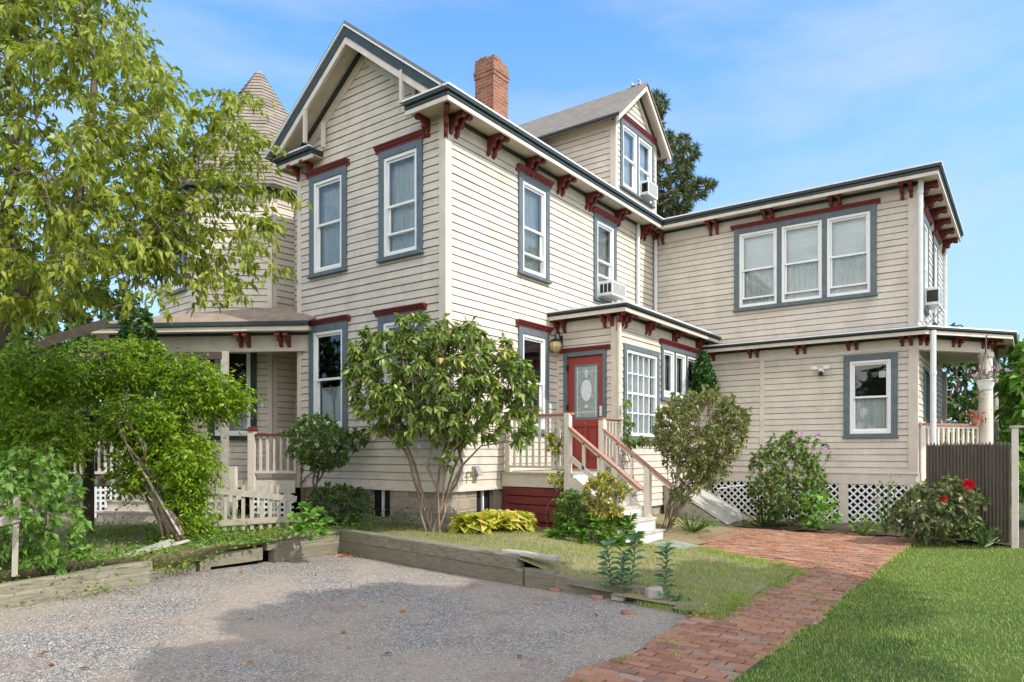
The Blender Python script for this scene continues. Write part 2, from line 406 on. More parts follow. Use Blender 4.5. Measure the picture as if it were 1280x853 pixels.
# ------------------------------------------------------------------ the house
house = thing('house', 'old cream clapboard house with oxblood brackets, blue grey window casings and a conical corner tower', 'house', (0, 0, .1))
GXL, GXM = -3.63, -1.815
XW = 5.52                                     # the rear wing's right wall
fG = FR((GXL, 0), (1, 0), (0, -1)); fS = FR((0, 0), (0, 1), (1, 0))
fVf = FR((0, 3.2), (1, 0), (0, -1)); fVr = FR((1.3, 3.2), (0, 1), (1, 0))
fW = FR((0, 7.5), (1, 0), (0, -1)); fWr = FR((XW, 7.5), (0, 1), (1, 0))
gx = lambda x: x - GXL

def mitre(path, d):
    """path offset by d to its right-hand side"""
    pts = [Vector((p[0], p[1])) for p in path]; nrm = []
    for a, b in zip(pts[:-1], pts[1:]):
        q = (b - a).normalized(); nrm.append(Vector((q.y, -q.x)))
    res = []
    for i, p in enumerate(pts):
        if i == 0: m = nrm[0]
        elif i == len(pts) - 1: m = nrm[-1]
        else: m = (nrm[i - 1] + nrm[i]) / (1 + nrm[i - 1].dot(nrm[i]))
        res.append(p + m * d)
    return res
def run(mb, path, d0, d1, z0, z1):
    a, b = mitre(path, d0), mitre(path, d1)
    for i in range(len(path) - 1):
        lo = [(*a[i], z0), (*a[i + 1], z0), (*b[i + 1], z0), (*b[i], z0)]
        mb.hexa(lo, [(x, y, z1) for x, y, _ in lo])
def cornice(path, wallpath, z, dep, parts, hs=1.0, frieze=.19):
    """layered eave: z is the underside of its fascia; the wall strips follow wallpath"""
    d, c, s, f = MB(), MB(), MB(), MB()
    run(c, path, dep - .085, dep - .05, z, z + .07)
    run(s, path, 0, dep - .085, z + .055, z + .07)
    run(d, path, 0, dep - .035, z + .0705, z + .13 * hs); run(d, path, 0, dep, z + .1305 * hs, z + .185 * hs)
    run(f, path, dep - .07, dep + .012, z + .1855 * hs, z + .1855 * hs + .026)
    d.build('eave_moulding', 'darktrim', parts, bevel=.008); c.build('fascia', 'trim', parts); s.build('soffit', 'soffit', parts)
    f.build('drip_edge', 'white', parts)
    if wallpath:
        w, k = MB(), MB(); run(w, wallpath, 0, .05, z - .01, z + .055); run(k, wallpath, 0, .028, z - .01 - frieze, z - .0105)
        w.build('bed_moulding', 'darktrim', parts); k.build('frieze', 'trim', parts)

# --- walls
oG = [hole(gx(-3.26), gx(-2.26), 4.69, 6.48), hole(gx(-1.45), gx(-.46), 4.69, 6.48), hole(gx(-3.27), gx(-2.24), 1.9, 3.78), hole(gx(-1.46), gx(-.45), 1.9, 3.76)]
def gclip(z):
    hw = min(1.815, (8.3 - z) / .78); return (1.815 - hw, 1.815 + hw)
clap('wall', fG, 3.63, .93, 8.29, house, oG, gclip)
oS = [hole(1.9, 2.88, 4.69, 6.46), hole(4.57, 5.54, 4.69, 6.46), hole(1.9, 2.86, 1.88, 3.73)]
clap('wall', fS, 7.5, .93, 6.52, house, oS)
clap('wall', fVf, 1.3, .98, 3.8, house, [(.2, 1.05, 1.0, 3.33)])
oV = [hole(.18, 1.69, 1.76, 3.5), hole(1.8, 3.75, 2.58, 3.68)]
clap('wall', fVr, 4.3, .45, 3.8, house, oV)
oW = [hole(1.96, 4.83, 4.67, 6.47)]
clap('wall', fW, XW, 3.93, 6.52, house, oW)
clap('wall', fW, XW - 1.25, 1.08, 3.55, house, [hole(4.22, 5.2, 1.83, 3.47)], None, 1.25)
oWr = [hole(.75, 1.65, 4.42, 6.35), hole(2.6, 3.5, 4.42, 6.35)]
clap('wall', fWr, 4.9, 4.0, 6.52, house, oWr)
clap('wall', fWr, 4.9, 1.08, 3.7, house, [(1.0, 1.95, 1.0, 3.2)])

# --- corner boards and other flat trim
for q_ in ((-.115, .031, -.031, -.001, .93, 6.69), (.001, .03, .0, .115, .93, 6.505), (-.125 + 1.3, 1.331, 3.169, 3.199, .45, 3.92), (1.301, 1.33, 3.2, 3.29, .45, 3.785),
           (XW - .14, XW + .031, 7.469, 7.499, 3.95, 6.69), (XW + .001, XW + .03, 7.5, 7.6, 3.98, 6.505), (XW - .14, XW + .031, 7.469, 7.499, 1.08, 3.69), (XW + .001, XW + .03, 7.5, 7.6, 1.08, 3.6)):
    mb = MB(); mb.box(*q_); mb.build('corner_board', 'trim', house, bevel=.004)
for f_, q_ in ((fG, (0.0, .11, .0, .03, .93, 6.72)), (fW, (2.52, 2.62, .0, .024, 1.08, 3.53)), (fVf, (0, .05, .0, .03, 1.2, 3.8))):
    mb = MB(); f_.box(mb, *q_); mb.build('corner_board', 'trim', house, bevel=.004)
mb = MB(); fW.box(mb, 1.3, XW, -.02, .03, .86, 1.075); fW.box(mb, 1.3, XW + .05, -.02, .05, 1.0755, 1.1); mb.build('water_table', 'trim', house)
for f_, L_ in ((fG, 3.66), (fS, 7.5)):
    mb = MB(); f_.box(mb, -.02, L_, -.02, .035, .88, .929); mb.build('sill_board', 'trim', house)

# --- main cornices
cornice([(-.48, 0), (0, 0), (0, 7.5), (XW, 7.5), (XW, 12.4)], [(0, 0), (0, 7.5), (XW, 7.5), (XW, 12.4)], 6.70, .45, house)
cornice([(GXL, 1.2), (GXL, 0), (-2.9, 0)], None, 6.70, .32, house)
mb = MB(); mb.box(-.485, 0.0, -.40, 0, 6.7705, 6.884); mb.build('cornice_return', 'darktrim', house)
# --- raking cornice of the gable
def rake(name, m, y0, y1, a, b, lim=9, zc=6.9, sl=.77, mid=GXM, zp=8.54):
    mb = MB()
    for sgn in (-1, 1):
        la, lb = min(lim, (zp + a - zc) / sl), min(lim, (zp + b - zc) / sl)
        mb.prism([(mid, y0, zp + a), (mid + sgn * la, y0, zp - sl * la + a), (mid + sgn * lb, y0, zp - sl * lb + b), (mid, y0, zp + b)], (0, y1 - y0, 0))
    return mb.build(name, m, house)
rake('rake_moulding', 'darktrim', -.45, -.40, -.165, .0)
rake('rake_drip_edge', 'white', -.475, -.36, .001, .03)
rake('rake_fascia', 'trim', -.435, -.385, -.285, -.1655)
rake('rake_soffit', 'soffit', -.3845, -.004, -.155, -.135, 1.95, 6.7)
rake('rake_bed_moulding', 'darktrim', -.075, -.003, -.235, -.1555, 1.95, 6.6)
rake('rake_frieze', 'trim', -.03, -.001, -.42, -.2355, 1.815, 6.4)
for x, y, z1 in ((-2.87, -.43, 7.47), (-2.77, -.12, 7.34), (-.52, -.43, 7.40), (-.53, -.12, 7.34)):
    mb = MB(); mb.box(x - .028, x + .028, y - .028, y + .028, 6.89, z1); mb.build('return_strut', 'trim', house)
# --- main roof
def slab(name, m, quads, th, parent, uvf=None):
    mb = MB()
    for q in quads:
        q = [Vector(p) for p in q]
        mb.hexa([p - Vector((0, 0, th)) for p in q], q)
    return mb.build(name, m, parent, uvf=uvf)
suv = lambda co, n: ((co.y, co.x * 1.26) if abs(n.x) >= abs(n.y) else (co.x, co.y * 1.3))
slab('roof', 'shingle', [[(GXM, -.46, 8.63), (.43, -.46, 6.9), (.43, 13, 6.9), (GXM, 13, 8.63)], [(-4.0, -.46, 6.93), (GXM, -.46, 8.63), (GXM, 13, 8.63), (-4.0, 13, 6.93)]], .055, house, suv)
slab('roof', 'tin', [[(.02, 7.1, 6.9), (XW + .4, 7.1, 6.9), (XW + .4, 12.8, 6.98), (.02, 12.8, 6.98)]], .03, house)

# --- brackets
for y in (.15, 1.11, 2.21, 3.27, 4.33, 5.57, 6.85): bracket(fS, y, 6.745, house)
bracket(FR((0, 0), (1, 0), (0, -1)), -.34, 6.745, house, .9, pair=False)
bracket(fG, .06, 6.745, house, .85, pair=False); bracket(fG, .42, 6.745, house, .85, pair=False)
fDg = FR((0, 0), (1, 1), (1, -1)); bracket(fDg, 0, 6.745, house, 1.25, pair=False)
for x in (.18, 1.5, 2.73, 4.08, 5.36): bracket(fW, x, 6.745, house, .98)
for y in (.2, 1.1, 2.0, 2.9, 3.8, 4.7): bracket(fWr, y, 6.745, house, 1.05)

# --- windows of the main block and the wing
window(fG, gx(-3.26), gx(-2.26), 4.69, 6.48, house, .10, rail=.52)
window(fG, gx(-1.45), gx(-.46), 4.69, 6.48, house, .11, openv=.28)
window(fG, gx(-3.27), gx(-2.24), 1.9, 3.78, house, .10, inside='curtain', drop=.42)
window(fG, gx(-1.46), gx(-.45), 1.9, 3.76, house, .10)
window(fS, 1.9, 2.88, 4.69, 6.46, house, .11, openv=.26)
window(fS, 4.57, 5.54, 4.69, 6.46, house, .11, openv=.42, inside='curtain')
window(fS, 1.9, 2.86, 1.88, 3.73, house, .11, inside=None)
window(fW, 1.96, 4.83, 4.67, 6.47, house, .085, lites=3, inside='both', openv=.12)
window(fW, 4.22, 5.2, 1.83, 3.47, house, None, drop=.5)
window(fWr, .75, 1.65, 4.42, 6.35, house, .09); window(fWr, 2.6, 3.5, 4.42, 6.35, house, .09)
mb = MB(); fW.box(mb, 4.86, 4.98, -.03, -.026, 3.0, 3.13); mb.build('window_sticker', 'white', house)

# --- dormer
fD = FR((0.02, 5.51), (0, 1), (1, 0)); fDs = FR((-3.4, 5.51), (1, 0), (0, -1))
def dclip(z):
    hw = min(1.02, (9.68 - z) / .87); return (1.02 - hw, 1.02 + hw)
clap('dormer_wall', fD, 2.04, 6.98, 9.66, house, [hole(.24, 1.84, 7.37, 8.84)], dclip)
clap('dormer_wall', fDs, 3.4, 6.9, 8.82, house)
for q_ in ((-.09, .05, 5.48, 5.509, 6.95, 8.8), (.021, .05, 5.51, 5.58, 6.95, 8.85), (.021, .05, 7.47, 7.55, 6.95, 8.85), (-3.4, -.0905, 5.484, 5.509, 8.58, 8.74)):
    mb = MB(); mb.box(*q_); mb.build('dormer_trim', 'trim', house)
wd = window(fD, .2, 1.86, 7.35, 8.85, house, None, lites=2, case=.09, drop=1, inside='blind')
mb = MB(); crownbar(fD, mb, .1, 1.96, 8.86, 8.97, .09); mb.build('crown', 'red', wd)
def drake(name, m, x0, x1, a, b, L, sl=.87, mid=6.53, zp=9.88):
    mb = MB()
    for sgn in (-1, 1):
        mb.prism([(x0, mid, zp + a), (x0, mid + sgn * L, zp - sl * L + a), (x0, mid + sgn * L, zp - sl * L + b), (x0, mid, zp + b)], (x1 - x0, 0, 0))
    return mb.build(name, m, house)
drake('dormer_rake_moulding', 'darktrim', .25, .295, -.05, .0, 1.36)
drake('dormer_rake_fascia', 'trim', .23, .285, -.17, -.0505, 1.34)
drake('dormer_soffit', 'soffit', -3.4, .2295, -.085, -.07, 1.32)
drake('dormer_bed_moulding', 'darktrim', .03, .075, -.19, -.0855, 1.2)
drake('dormer_rake_frieze', 'trim', .02, .05, -.32, -.1905, 1.02)
slab('dormer_roof', 'shingle', [[(.31, 5.16, 8.71), (.31, 6.53, 9.905), (-3.3, 6.53, 9.905), (-3.3, 5.16, 8.71)], [(.31, 6.53, 9.905), (.31, 7.9, 8.71), (-3.3, 7.9, 8.71), (-3.3, 6.53, 9.905)]], .05, house,
     lambda co, n: (co.x, co.y * 1.32))
mb = MB(); mb.box(-3.3, .29, 5.145, 5.158, 8.655, 8.70); mb.build('dormer_eave_edge', 'darktrim', house)
mb = MB(); mb.tube([(.1, 6.53, 9.9), (.12, 6.53, 9.97), (.06, 6.53, 10.03)], [.05, .03, .02]); mb.tube([(-.06, 6.53, 9.9), (-.1, 6.52, 9.99)], [.06, .025]); mb.build('finial', 'greywood', house)

# --- chimney
mb = MB(); mb.box(-1.67, -1.2, 2.77, 3.24, 7.6, 8.95); mb.box(-1.685, -1.185, 2.755, 3.255, 8.9505, 9.03); mb.box(-1.695, -1.175, 2.745, 3.265, 9.0305, 9.1)
mb.box(-1.675, -1.195, 2.765, 3.245, 9.1005, 9.27)
for k in range(5): mb.box(-1.67 + .1 * k, -1.59 + .1 * k, 2.78, 3.0 + .2 * random.random(), 9.2705, 9.32 + .05 * random.random())
ch = mb.build('chimney', 'chimney_brick', house, uvf=wall_uv)
mb = MB(); mb.hexa([(-1.75, 2.69, 8.25), (-1.12, 2.69, 7.85), (-1.12, 3.32, 7.85), (-1.75, 3.32, 8.25)], [(-1.69, 2.75, 8.44), (-1.18, 2.75, 8.2), (-1.18, 3.26, 8.2), (-1.69, 3.26, 8.44)]); mb.build('chimney_flashing', 'flash', ch)

# --- downspouts
def spout(pts, r=.042, m='metal_white'):
    mb = MB(); mb.tube(pts, r, 8)
    for p in pts[1:-1]: mb.tube([Vector(p) - Vector((0, 0, .03)), Vector(p) + Vector((0, 0, .03))], r * 1.18, 8)
    mb.build('downspout', m, house)
spout([(.07, 6.52, 6.72), (.07, 6.52, 5.2), (.07, 6.52, 4.25)])
spout([(.09, 7.42, 6.74), (.09, 7.42, 5.6), (.09, 7.42, 4.28)])
spout([(XW + .1, 7.3, 6.72), (XW + .08, 7.36, 6.5), (XW + .08, 7.38, 4.02)], .05)
spout([(XW + .07, 12.3, 6.7), (XW + .07, 12.3, 4.1)])
spout([(1.37, 3.13, 3.95), (1.36, 3.14, 2.6), (1.36, 3.14, 1.0)], .04, 'trim')
spout([(5.83, 7.2, 3.80), (5.83, 7.2, 3.0), (5.83, 7.2, .4)], .052)

# --- entry vestibule
cornice([(0, 3.2), (1.3, 3.2), (1.3, 7.5)], [(0, 3.2), (1.3, 3.2), (1.3, 7.5)], 3.975, .36, house, .7, .17)
slab('roof', 'tin', [[(0, 2.85, 4.13), (1.65, 2.85, 4.13), (.75, 3.75, 4.25), (0, 3.75, 4.30)], [(1.65, 2.85, 4.13), (1.65, 7.45, 4.13), (.75, 7.45, 4.25), (.75, 3.75, 4.25)], [(.75, 3.75, 4.25), (.75, 7.45, 4.25), (0, 7.45, 4.30), (0, 3.75, 4.30)]], .015, house)
for x in (.12, 1.13): bracket(fVf, x, 4.02, house, .82)
bracket(FR((1.3, 3.2), (1, 1), (1, -1)), 0, 4.02, house, 1.05, pair=False)
for y in (.18, 1.18, 2.43, 3.7): bracket(fVr, y, 4.02, house, .82)
window(fVr, .18, 1.69, 1.76, 3.5, house, None, sash='grid', case=.1, inside='blind')
window(fVr, 1.8, 3.75, 2.58, 3.68, house, .10, lites=3, case=.09, sash='double', rail=.12, inside='curtain')
# red door
mb = MB(); fVf.box(mb, .17, .245, -.05, .05, 1.17, 3.38); fVf.box(mb, 1.01, 1.08, -.05, .05, 1.17, 3.38); fVf.box(mb, .245, 1.01, -.05, .048, 3.30, 3.38)
df = mb.build('door_frame', 'slate', house, bevel=.004)
mb = MB(); crownbar(fVf, mb, .09, 1.16, 3.381, 3.46, .1); mb.build('crown', 'red', df)
mb = MB()
fVf.box(mb, .25, .365, -.045, .0, 1.2, 3.29); fVf.box(mb, .905, 1.005, -.045, .0, 1.2, 3.29); fVf.box(mb, .365, .905, -.045, .0, 3.15, 3.29)
fVf.box(mb, .365, .905, -.045, .0, 1.2, 1.36); fVf.box(mb, .365, .905, -.045, .0, 1.98, 2.12); fVf.box(mb, .60, .67, -.045, .0, 1.36, 1.98)
for a, b in ((.365, .60), (.67, .905)):
    fVf.box(mb, a, b, -.045, -.022, 1.36, 1.98); fVf.box(mb, a + .05, b - .05, -.0215, -.008, 1.41, 1.93)
dr = mb.build('door', 'door', house, bevel=.005)
mb = MB(); fVf.box(mb, .365, .905, -.045, -.02, 2.12, 3.15); mb.build('leaded_pane', 'doorglass', dr)
mb = MB()
for a, b, c, d in ((.38, .395, 2.14, 3.13), (.875, .89, 2.14, 3.13), (.395, .875, 2.14, 2.155), (.395, .875, 3.115, 3.13)): fVf.box(mb, a, b, -.02, -.006, c, d)
mb.build('glass_bead', 'slate', dr)
mb = MB()
for a in (.44, .83): fVf.box(mb, a, a + .012, -.02, -.014, 2.17, 3.1)
for v in (2.25, 3.0): fVf.box(mb, .40, .87, -.02, -.0138, v, v + .012)
mb.prism([fVf.p(.637 + .115 * math.cos(a), -.0198, 2.66 + .2 * math.sin(a)) for a in [2 * math.pi * i / 20 for i in range(20)]], fVf.N * .008)
for k in range(4): mb.prism([fVf.p(.637 + .04 * math.cos(a) * (1 if k % 2 else .6), -.0196, (2.92 + .05 * k if k < 3 else 2.36) + .03 * math.sin(a)) for a in [2 * math.pi * i / 8 for i in range(8)]], fVf.N * .007)
mb.build('etched_oval', 'etched', dr)
mb = MB(); fVf.box(mb, .93, .985, .0, .018, 2.17, 2.36); mb.build('keypad_lock', 'metal_white', dr, bevel=.006)
mb = MB(); mb.tube([fVf.p(.637, 0, 2.04), fVf.p(.637, .02, 2.04)], .022, 8); mb.build('door_bell_plate', 'brass', dr)
mb = MB()
for v in (1.45, 2.3, 3.05): fVf.box(mb, .238, .262, -.0, .058, v, v + .1)
mb.build('hinge', 'blackmetal', dr)
mb = MB(); fVf.box(mb, .2, 1.05, -.04, .09, 1.175, 1.199); mb.build('threshold', 'tread', df)

# --- rear wing's lower eave with the corner porch
C0, C1, C2 = (XW, 7.5), (6.63, 8.95), (6.63, 12.6)
cornice([(1.3, 7.5), C0, C1, C2], [(1.3, 7.5), C0], 3.735, .45, house, .68, .17)
mb = MB(); run(mb, [C0, C1, C2], -.13, .03, 3.50, 3.79); mb.build('porch_beam', 'trim', house)
mb = MB(); run(mb, [C0, C1, C2], .0305, .055, 3.715, 3.79); mb.build('bed_moulding', 'darktrim', house)
e = mitre([(1.3, 7.5), C0, C1, C2], .455)
slab('porch_roof', 'tin', [[(*e[0], 3.875), (*e[1], 3.875), (XW, 7.49, 3.97), (1.3, 7.49, 3.97)], [(*e[1], 3.875), (*e[2], 3.875), (XW, 9.5, 4.04), (XW, 7.49, 3.97)], [(*e[2], 3.875), (*e[3], 3.875), (XW, 12.6, 4.04), (XW, 9.5, 4.04)]], .008, house)
mb = MB(); mb.poly([(*C0, 3.73), (*C1, 3.73), (*C2, 3.73), (XW, 12.6, 3.73)]); mb.poly([(*C0, 3.735), (XW, 12.6, 3.735), (*C2, 3.735), (*C1, 3.735)]); mb.build('porch_ceiling', 'soffit', house)
for x in (1.42, 2.4, 3.39, 4.39, 5.36): bracket(fW, x, 3.785, house, .72)
dC = (Vector(C1) - Vector(C0)); LC = dC.length; dC.normalize(); fC = FR(C0, dC, (dC.y, -dC.x))
for u in (.14, .95, 1.70): bracket(fC, u, 3.785, house, .72)
fE = FR(C1, (0, 1), (1, 0)); bracket(fE, .14, 3.785, house, .72); bracket(fE, 1.2, 3.785, house, .72)
mb = MB(); mb.prism([(*C0, .86), (*C1, .86), (*C2, .86), (XW, 12.6, .86)], (0, 0, .22)); mb.build('porch_deck', 'deck', house)
col_o = Vector((6.58, 8.86, 1.08))
mb = MB(); mb.lathe(col_o, [(.15, 0), (.15, .07), (.125, .1), (.128, .9), (.118, 2.2), (.112, 2.3), (.14, 2.34), (.14, 2.42)], 18); mb.build('porch_column', 'trim', house, smooth=False)
mb = MB(); mb.lathe((6.56, 12.5, 1.08), [(.14, 0), (.125, .1), (.115, 2.35), (.14, 2.42)], 12); mb.build('porch_column', 'trim', house)
mb = MB(); mb.box(XW + .001, XW + .1, 12.3, 12.42, 1.08, 3.5); mb.build('porch_post', 'trim', house)
pr = MB(); fC.box(pr, .10, .21, -.09, .02, .95, 2.1); por = pr.build('porch_newel', 'trim', house)
mb = MB(); fC.box(mb, .0, 1.72, -.085, .02, 2.03, 2.075); mb.build('porch_handrail', 'handrail', house)
mb = MB(); fC.box(mb, .21, 1.70, -.055, -.01, 1.98, 2.0295); fC.box(mb, .21, 1.7, -.055, -.01, 1.25, 1.3)
mb = pr2 = mb; pr2.build('porch_rail', 'trim', house)
for k in range(11):
    u = .31 + .125 * k; mb = MB(); fC.box(mb, u - .022, u + .022, -.054, -.011, 1.3, 1.98); mb.build('baluster', 'trim', house)
# porch door seen end-on
mb = MB(); fWr.box(mb, .95, 1.02, -.02, .04, 1.08, 3.27); fWr.box(mb, 1.93, 2.0, -.02, .04, 1.08, 3.27); fWr.box(mb, 1.02, 1.93, -.02, .04, 3.2, 3.27); mb.build('door_frame', 'slate', house)
mb = MB(); fWr.box(mb, 1.02, 1.93, -.06, -.01, 1.08, 3.2); mb.build('door', 'darktrim', house)

# --- lattice skirts
def lattice(fr, u0, u1, v0, v1, parent, sp=.105, w=.034, d=.004, square=False, m='white'):
    mb = MB()
    def clipseg(cu, cv, du, dv):
        t0, t1 = -9, 9
        for c, q, lo, hi in ((cu, du, u0, u1), (cv, dv, v0, v1)):
            if abs(q) < 1e-6:
                if c < lo or c > hi: return None
            else:
                a, b = (lo - c) / q, (hi - c) / q; t0, t1 = max(t0, min(a, b)), min(t1, max(a, b))
        return (t0, t1) if t1 - t0 > .03 else None
    W, H = u1 - u0, v1 - v0; n = int((W + H) / sp) + 2
    for k in range(n):
        for lay, (du, dv) in enumerate(((1, 0), (0, 1)) if square else ((.707, .707), (-.707, .707))):
            if square: cu, cv = (u0 + k * sp, v0) if lay else (u0, v0 + k * sp)
            else: cu, cv = (u0 - H + k * sp * 1.414, v0) if lay == 0 else (u0 + k * sp * 1.414, v0)
            s = clipseg(cu, cv, du, dv)
            if not s: continue
            a, b = fr.p(cu + du * s[0], d + lay * .006, cv + dv * s[0]), fr.p(cu + du * s[1], d + lay * .006, cv + dv * s[1])
            mb.beam(a, b, w if True else 0, .0055, fr.N)
    return mb.build('lattice_panel', m, parent)
fWl = FR((0, 7.51), (1, 0), (0, -1))
for a, b in ((1.35, 2.7), (2.82, 4.12), (4.3, 5.36)): lattice(fWl, a, b, .02, .86, house, d=.01)
for u0_, u1_ in ((2.7, 2.82), (4.12, 4.3), (5.36, XW)):
    mb = MB(); fW.box(mb, u0_, u1_, -.03, .025, .0, .86); mb.build('skirt_post', 'trim', house)
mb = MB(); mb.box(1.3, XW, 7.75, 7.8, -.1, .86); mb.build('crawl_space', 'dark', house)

# --- stone foundation and cellar windows
mb = MB(); mb.box(-3.6, -1.72, .03, .3, -.2, .88); mb.box(-1.25, -.02, .03, .3, -.2, .88); mb.box(-1.72, -1.25, .03, .3, -.2, .42)
mb.box(-.3, -.03, .3, .8, -.2, .88); mb.box(-.3, -.03, 1.25, 3.2, -.2, .88); mb.box(-.3, -.03, .8, 1.25, -.2, .4)
mb.box(.0, 1.24, 3.25, 3.4, -.2, .97); mb.box(1.1, 1.26, 3.4, 7.5, -.2, .449); mb.build('foundation', 'stone', house, uvf=wall_uv)
for q_, r_ in (((-1.715, -1.255, .12, .14, .42, .87), (-1.5, -1.47, .08, .12, .42, .88)), ((-.13, -.11, .805, 1.245, .4, .87), (-.11, -.07, 1.01, 1.04, .4, .88))):
    mb = MB(); mb.box(*q_); cw = mb.build('cellar_window', 'dark', house); mb = MB(); mb.box(*r_); mb.build('cellar_window_bar', 'white', cw)

# --- octagonal tower with its spire
TC, TR, TA = Vector((-6.51, 1.13)), 1.95, -27
tc = [TC + Vector((math.cos(R(TA + 45 * k)), math.sin(R(TA + 45 * k)))) * TR for k in range(8)]
def facet(k): a, b = tc[k % 8], tc[(k + 1) % 8]; u = (b - a).normalized(); return FR(a, u, (u.y, -u.x)), (b - a).length
for k in (-3, -2, -1, 0):
    f, L = facet(k)
    up = {-2: [hole(.3, 1.2, 4.75, 6.3)], -1: []}.get(k, []); lo = {-1: [hole(.28, 1.2, 1.78, 3.66)], -2: [hole(.3, 1.2, 1.78, 3.62)]}.get(k, [])
    clap('tower_wall', f, L, 4.1, 6.62, house, up); clap('tower_wall', f, L, 1.0, 3.8, house, lo)
    mb = MB(); f.box(mb, 0, .09, .0, .03, 4.1, 6.6); f.box(mb, L - .09, L, .0, .031, 4.1, 6.6); f.box(mb, 0, .09, .0, .03, 1.0, 3.75); f.box(mb, L - .09, L, .0, .031, 1.0, 3.75); mb.build('tower_trim', 'trim', house)
f, L = facet(-2); window(f, .3, 1.2, 4.75, 6.3, house, .1); window(f, .3, 1.2, 1.78, 3.62, house, None, casemat='darktrim', drop=.4)
f, L = facet(-1); window(f, .28, 1.2, 1.78, 3.66, house, None, casemat='darktrim', drop=.3)
fJ = FR((-4.95, .75), (1, 0), (0, -1)); clap('wall', fJ, 1.4, 1.0, 6.7, house)
def octring(r): return [TC + Vector((math.cos(R(TA + 45 * k)), math.sin(R(TA + 45 * k)))) * r for k in range(8)]
mb = MB(); z0, z1, r0, r1 = 6.74, 9.95, 2.14, .05; N = 34; rr = random.Random(5)
for i in range(N):
    a, b = i / N, (i + 1) / N
    A = octring(r0 + (r1 - r0) * a + .022); B = octring(r0 + (r1 - r0) * b + .004); za, zb = z0 + (z1 - z0) * a, z0 + (z1 - z0) * b
    Ci = octring(r0 + (r1 - r0) * a - .02)
    for k in range(8):
        j = (k + 1) % 8; m_ = max(1, int((1 - a) * 5))
        for q in range(m_):
            s0, s1 = q / m_, (q + 1) / m_; dz = rr.uniform(-.006, .006)
            mb.poly([(*A[k].lerp(A[j], s0), za + dz), (*A[k].lerp(A[j], s1), za + dz), (*B[k].lerp(B[j], s1), zb), (*B[k].lerp(B[j], s0), zb)])
        mb.poly([(*Ci[k], za), (*Ci[j], za), (*A[j], za), (*A[k], za)])
sp = mb.build('spire', paint('tower_shingle', (.24, .205, .17), .9, .25, .2, (.38, .32, .26), .4, 4), house)
mb = MB(); mb.lathe((*TC, 9.80), [(.14, 0), (.11, .06), (.07, .11), (.03, .13)], 8); mb.build('spire_cap', 'flash', sp)
ring = [tuple(q) for q in tc]; ring = ring[3:] + ring[:3]
mb = MB(); run(mb, ring + ring[:1], 0, .10, 6.60, 6.68); run(mb, ring + ring[:1], 0, .19, 6.6805, 6.755); mb.build('tower_cornice', 'darktrim', house)
mb = MB(); run(mb, ring + ring[:1], 0, .03, 6.44, 6.5995); mb.build('tower_frieze', 'trim', house)

# --- front porch round the tower
B0, B1, B2 = Vector((-3.25, .045)), Vector((-6.56, -1.99)), Vector((-9.2, .1))
pth = [tuple(B2), tuple(B1), tuple(B0)]; fP = FR(B1, B0 - B1, (.525, -.851)); LP = (B0 - B1).length; UE = LP - .32
mb = MB(); run(mb, pth, .2, .30, 3.775, 3.86); mb.build('porch_gutter', 'darktrim', house, bevel=.01)
mb = MB(); run(mb, pth, -.15, .2, 3.70, 3.7745); run(mb, pth, .2005, .27, 3.69, 3.774); mb.build('porch_fascia', 'trim', house)
mb = MB(); run(mb, pth, -.14, .0, 3.36, 3.65); mb.build('porch_beam', 'trim', house)
mb = MB(); run(mb, pth, -.1, .03, 3.6505, 3.6995); mb.build('bed_moulding', 'darktrim', house)
e = mitre(pth, .29)
mb = MB(); mb.hexa([(*e[1], 3.84), (*e[2], 3.84), (-3.2, .75, 4.3), (-6.1, -.5, 4.3)], [(*e[1], 3.865), (*e[2], 3.865), (-3.2, .75, 4.33), (-6.1, -.5, 4.33)])
mb.hexa([(*e[0], 3.84), (*e[1], 3.84), (-6.1, -.5, 4.3), (-8.2, .6, 4.3)], [(*e[0], 3.865), (*e[1], 3.865), (-6.1, -.5, 4.33), (-8.2, .6, 4.33)]); mb.build('porch_roof', 'porch_roof', house)
mb = MB(); mb.poly([(*B2, 3.69), (*B1, 3.69), (*B0, 3.69), (-3.6, 1.5, 3.69), (-8.5, 1.8, 3.69)]); mb.build('porch_ceiling', 'soffit', house)
for u in (LP - 1.28, LP - .52): bracket(fP, u, 3.66, house, .75)
mb = MB(); mb.prism([(*B2, .86), (*B1, .86), (*B0, .86), (-3.63, 1.2, .86), (-8.5, 1.8, .86)], (0, 0, .14)); mb.build('porch_deck', 'deck', house)
mb = MB(); fP.box(mb, 2.6, UE - .02, .001, .025, .76, .985); mb.build('porch_skirt_board', 'trim', house)
lattice(FR(B1, B0 - B1, (.525, -.851)), 2.75, UE - .05, .2, .76, house, .10, .045, square=True, d=.0)
lattice(FR(B1, B0 - B1, (.525, -.851)), -.3, .25, .2, .86, house, .10, .045, square=True, d=.0)
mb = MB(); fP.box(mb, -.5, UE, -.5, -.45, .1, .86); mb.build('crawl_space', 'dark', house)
NU = 2.73
mb = MB(); fP.box(mb, NU - .06, NU + .06, -.06, .06, .75, 1.9); nw = mb.build('porch_newel', 'trim', house)
mb = MB(); fP.box(mb, NU - .085, NU + .085, -.085, .085, 1.9, 1.935); fP.box(mb, NU - .06, NU + .06, -.06, .06, 1.9355, 1.97); mb.build('newel_cap', 'red', nw, bevel=.01)
mb = MB(); fP.box(mb, NU + .06, UE, -.045, .045, 1.80, 1.845); mb.build('porch_handrail', 'red', house)
mb = MB(); fP.box(mb, NU + .06, UE, -.025, .025, 1.12, 1.17); mb.build('porch_rail', 'trim', house)
for k in range(6):
    u = NU + .16 + .13 * k; mb = MB(); fP.box(mb, u - .02, u + .02, -.02, .02, 1.17, 1.80); mb.build('baluster', 'trim', house)
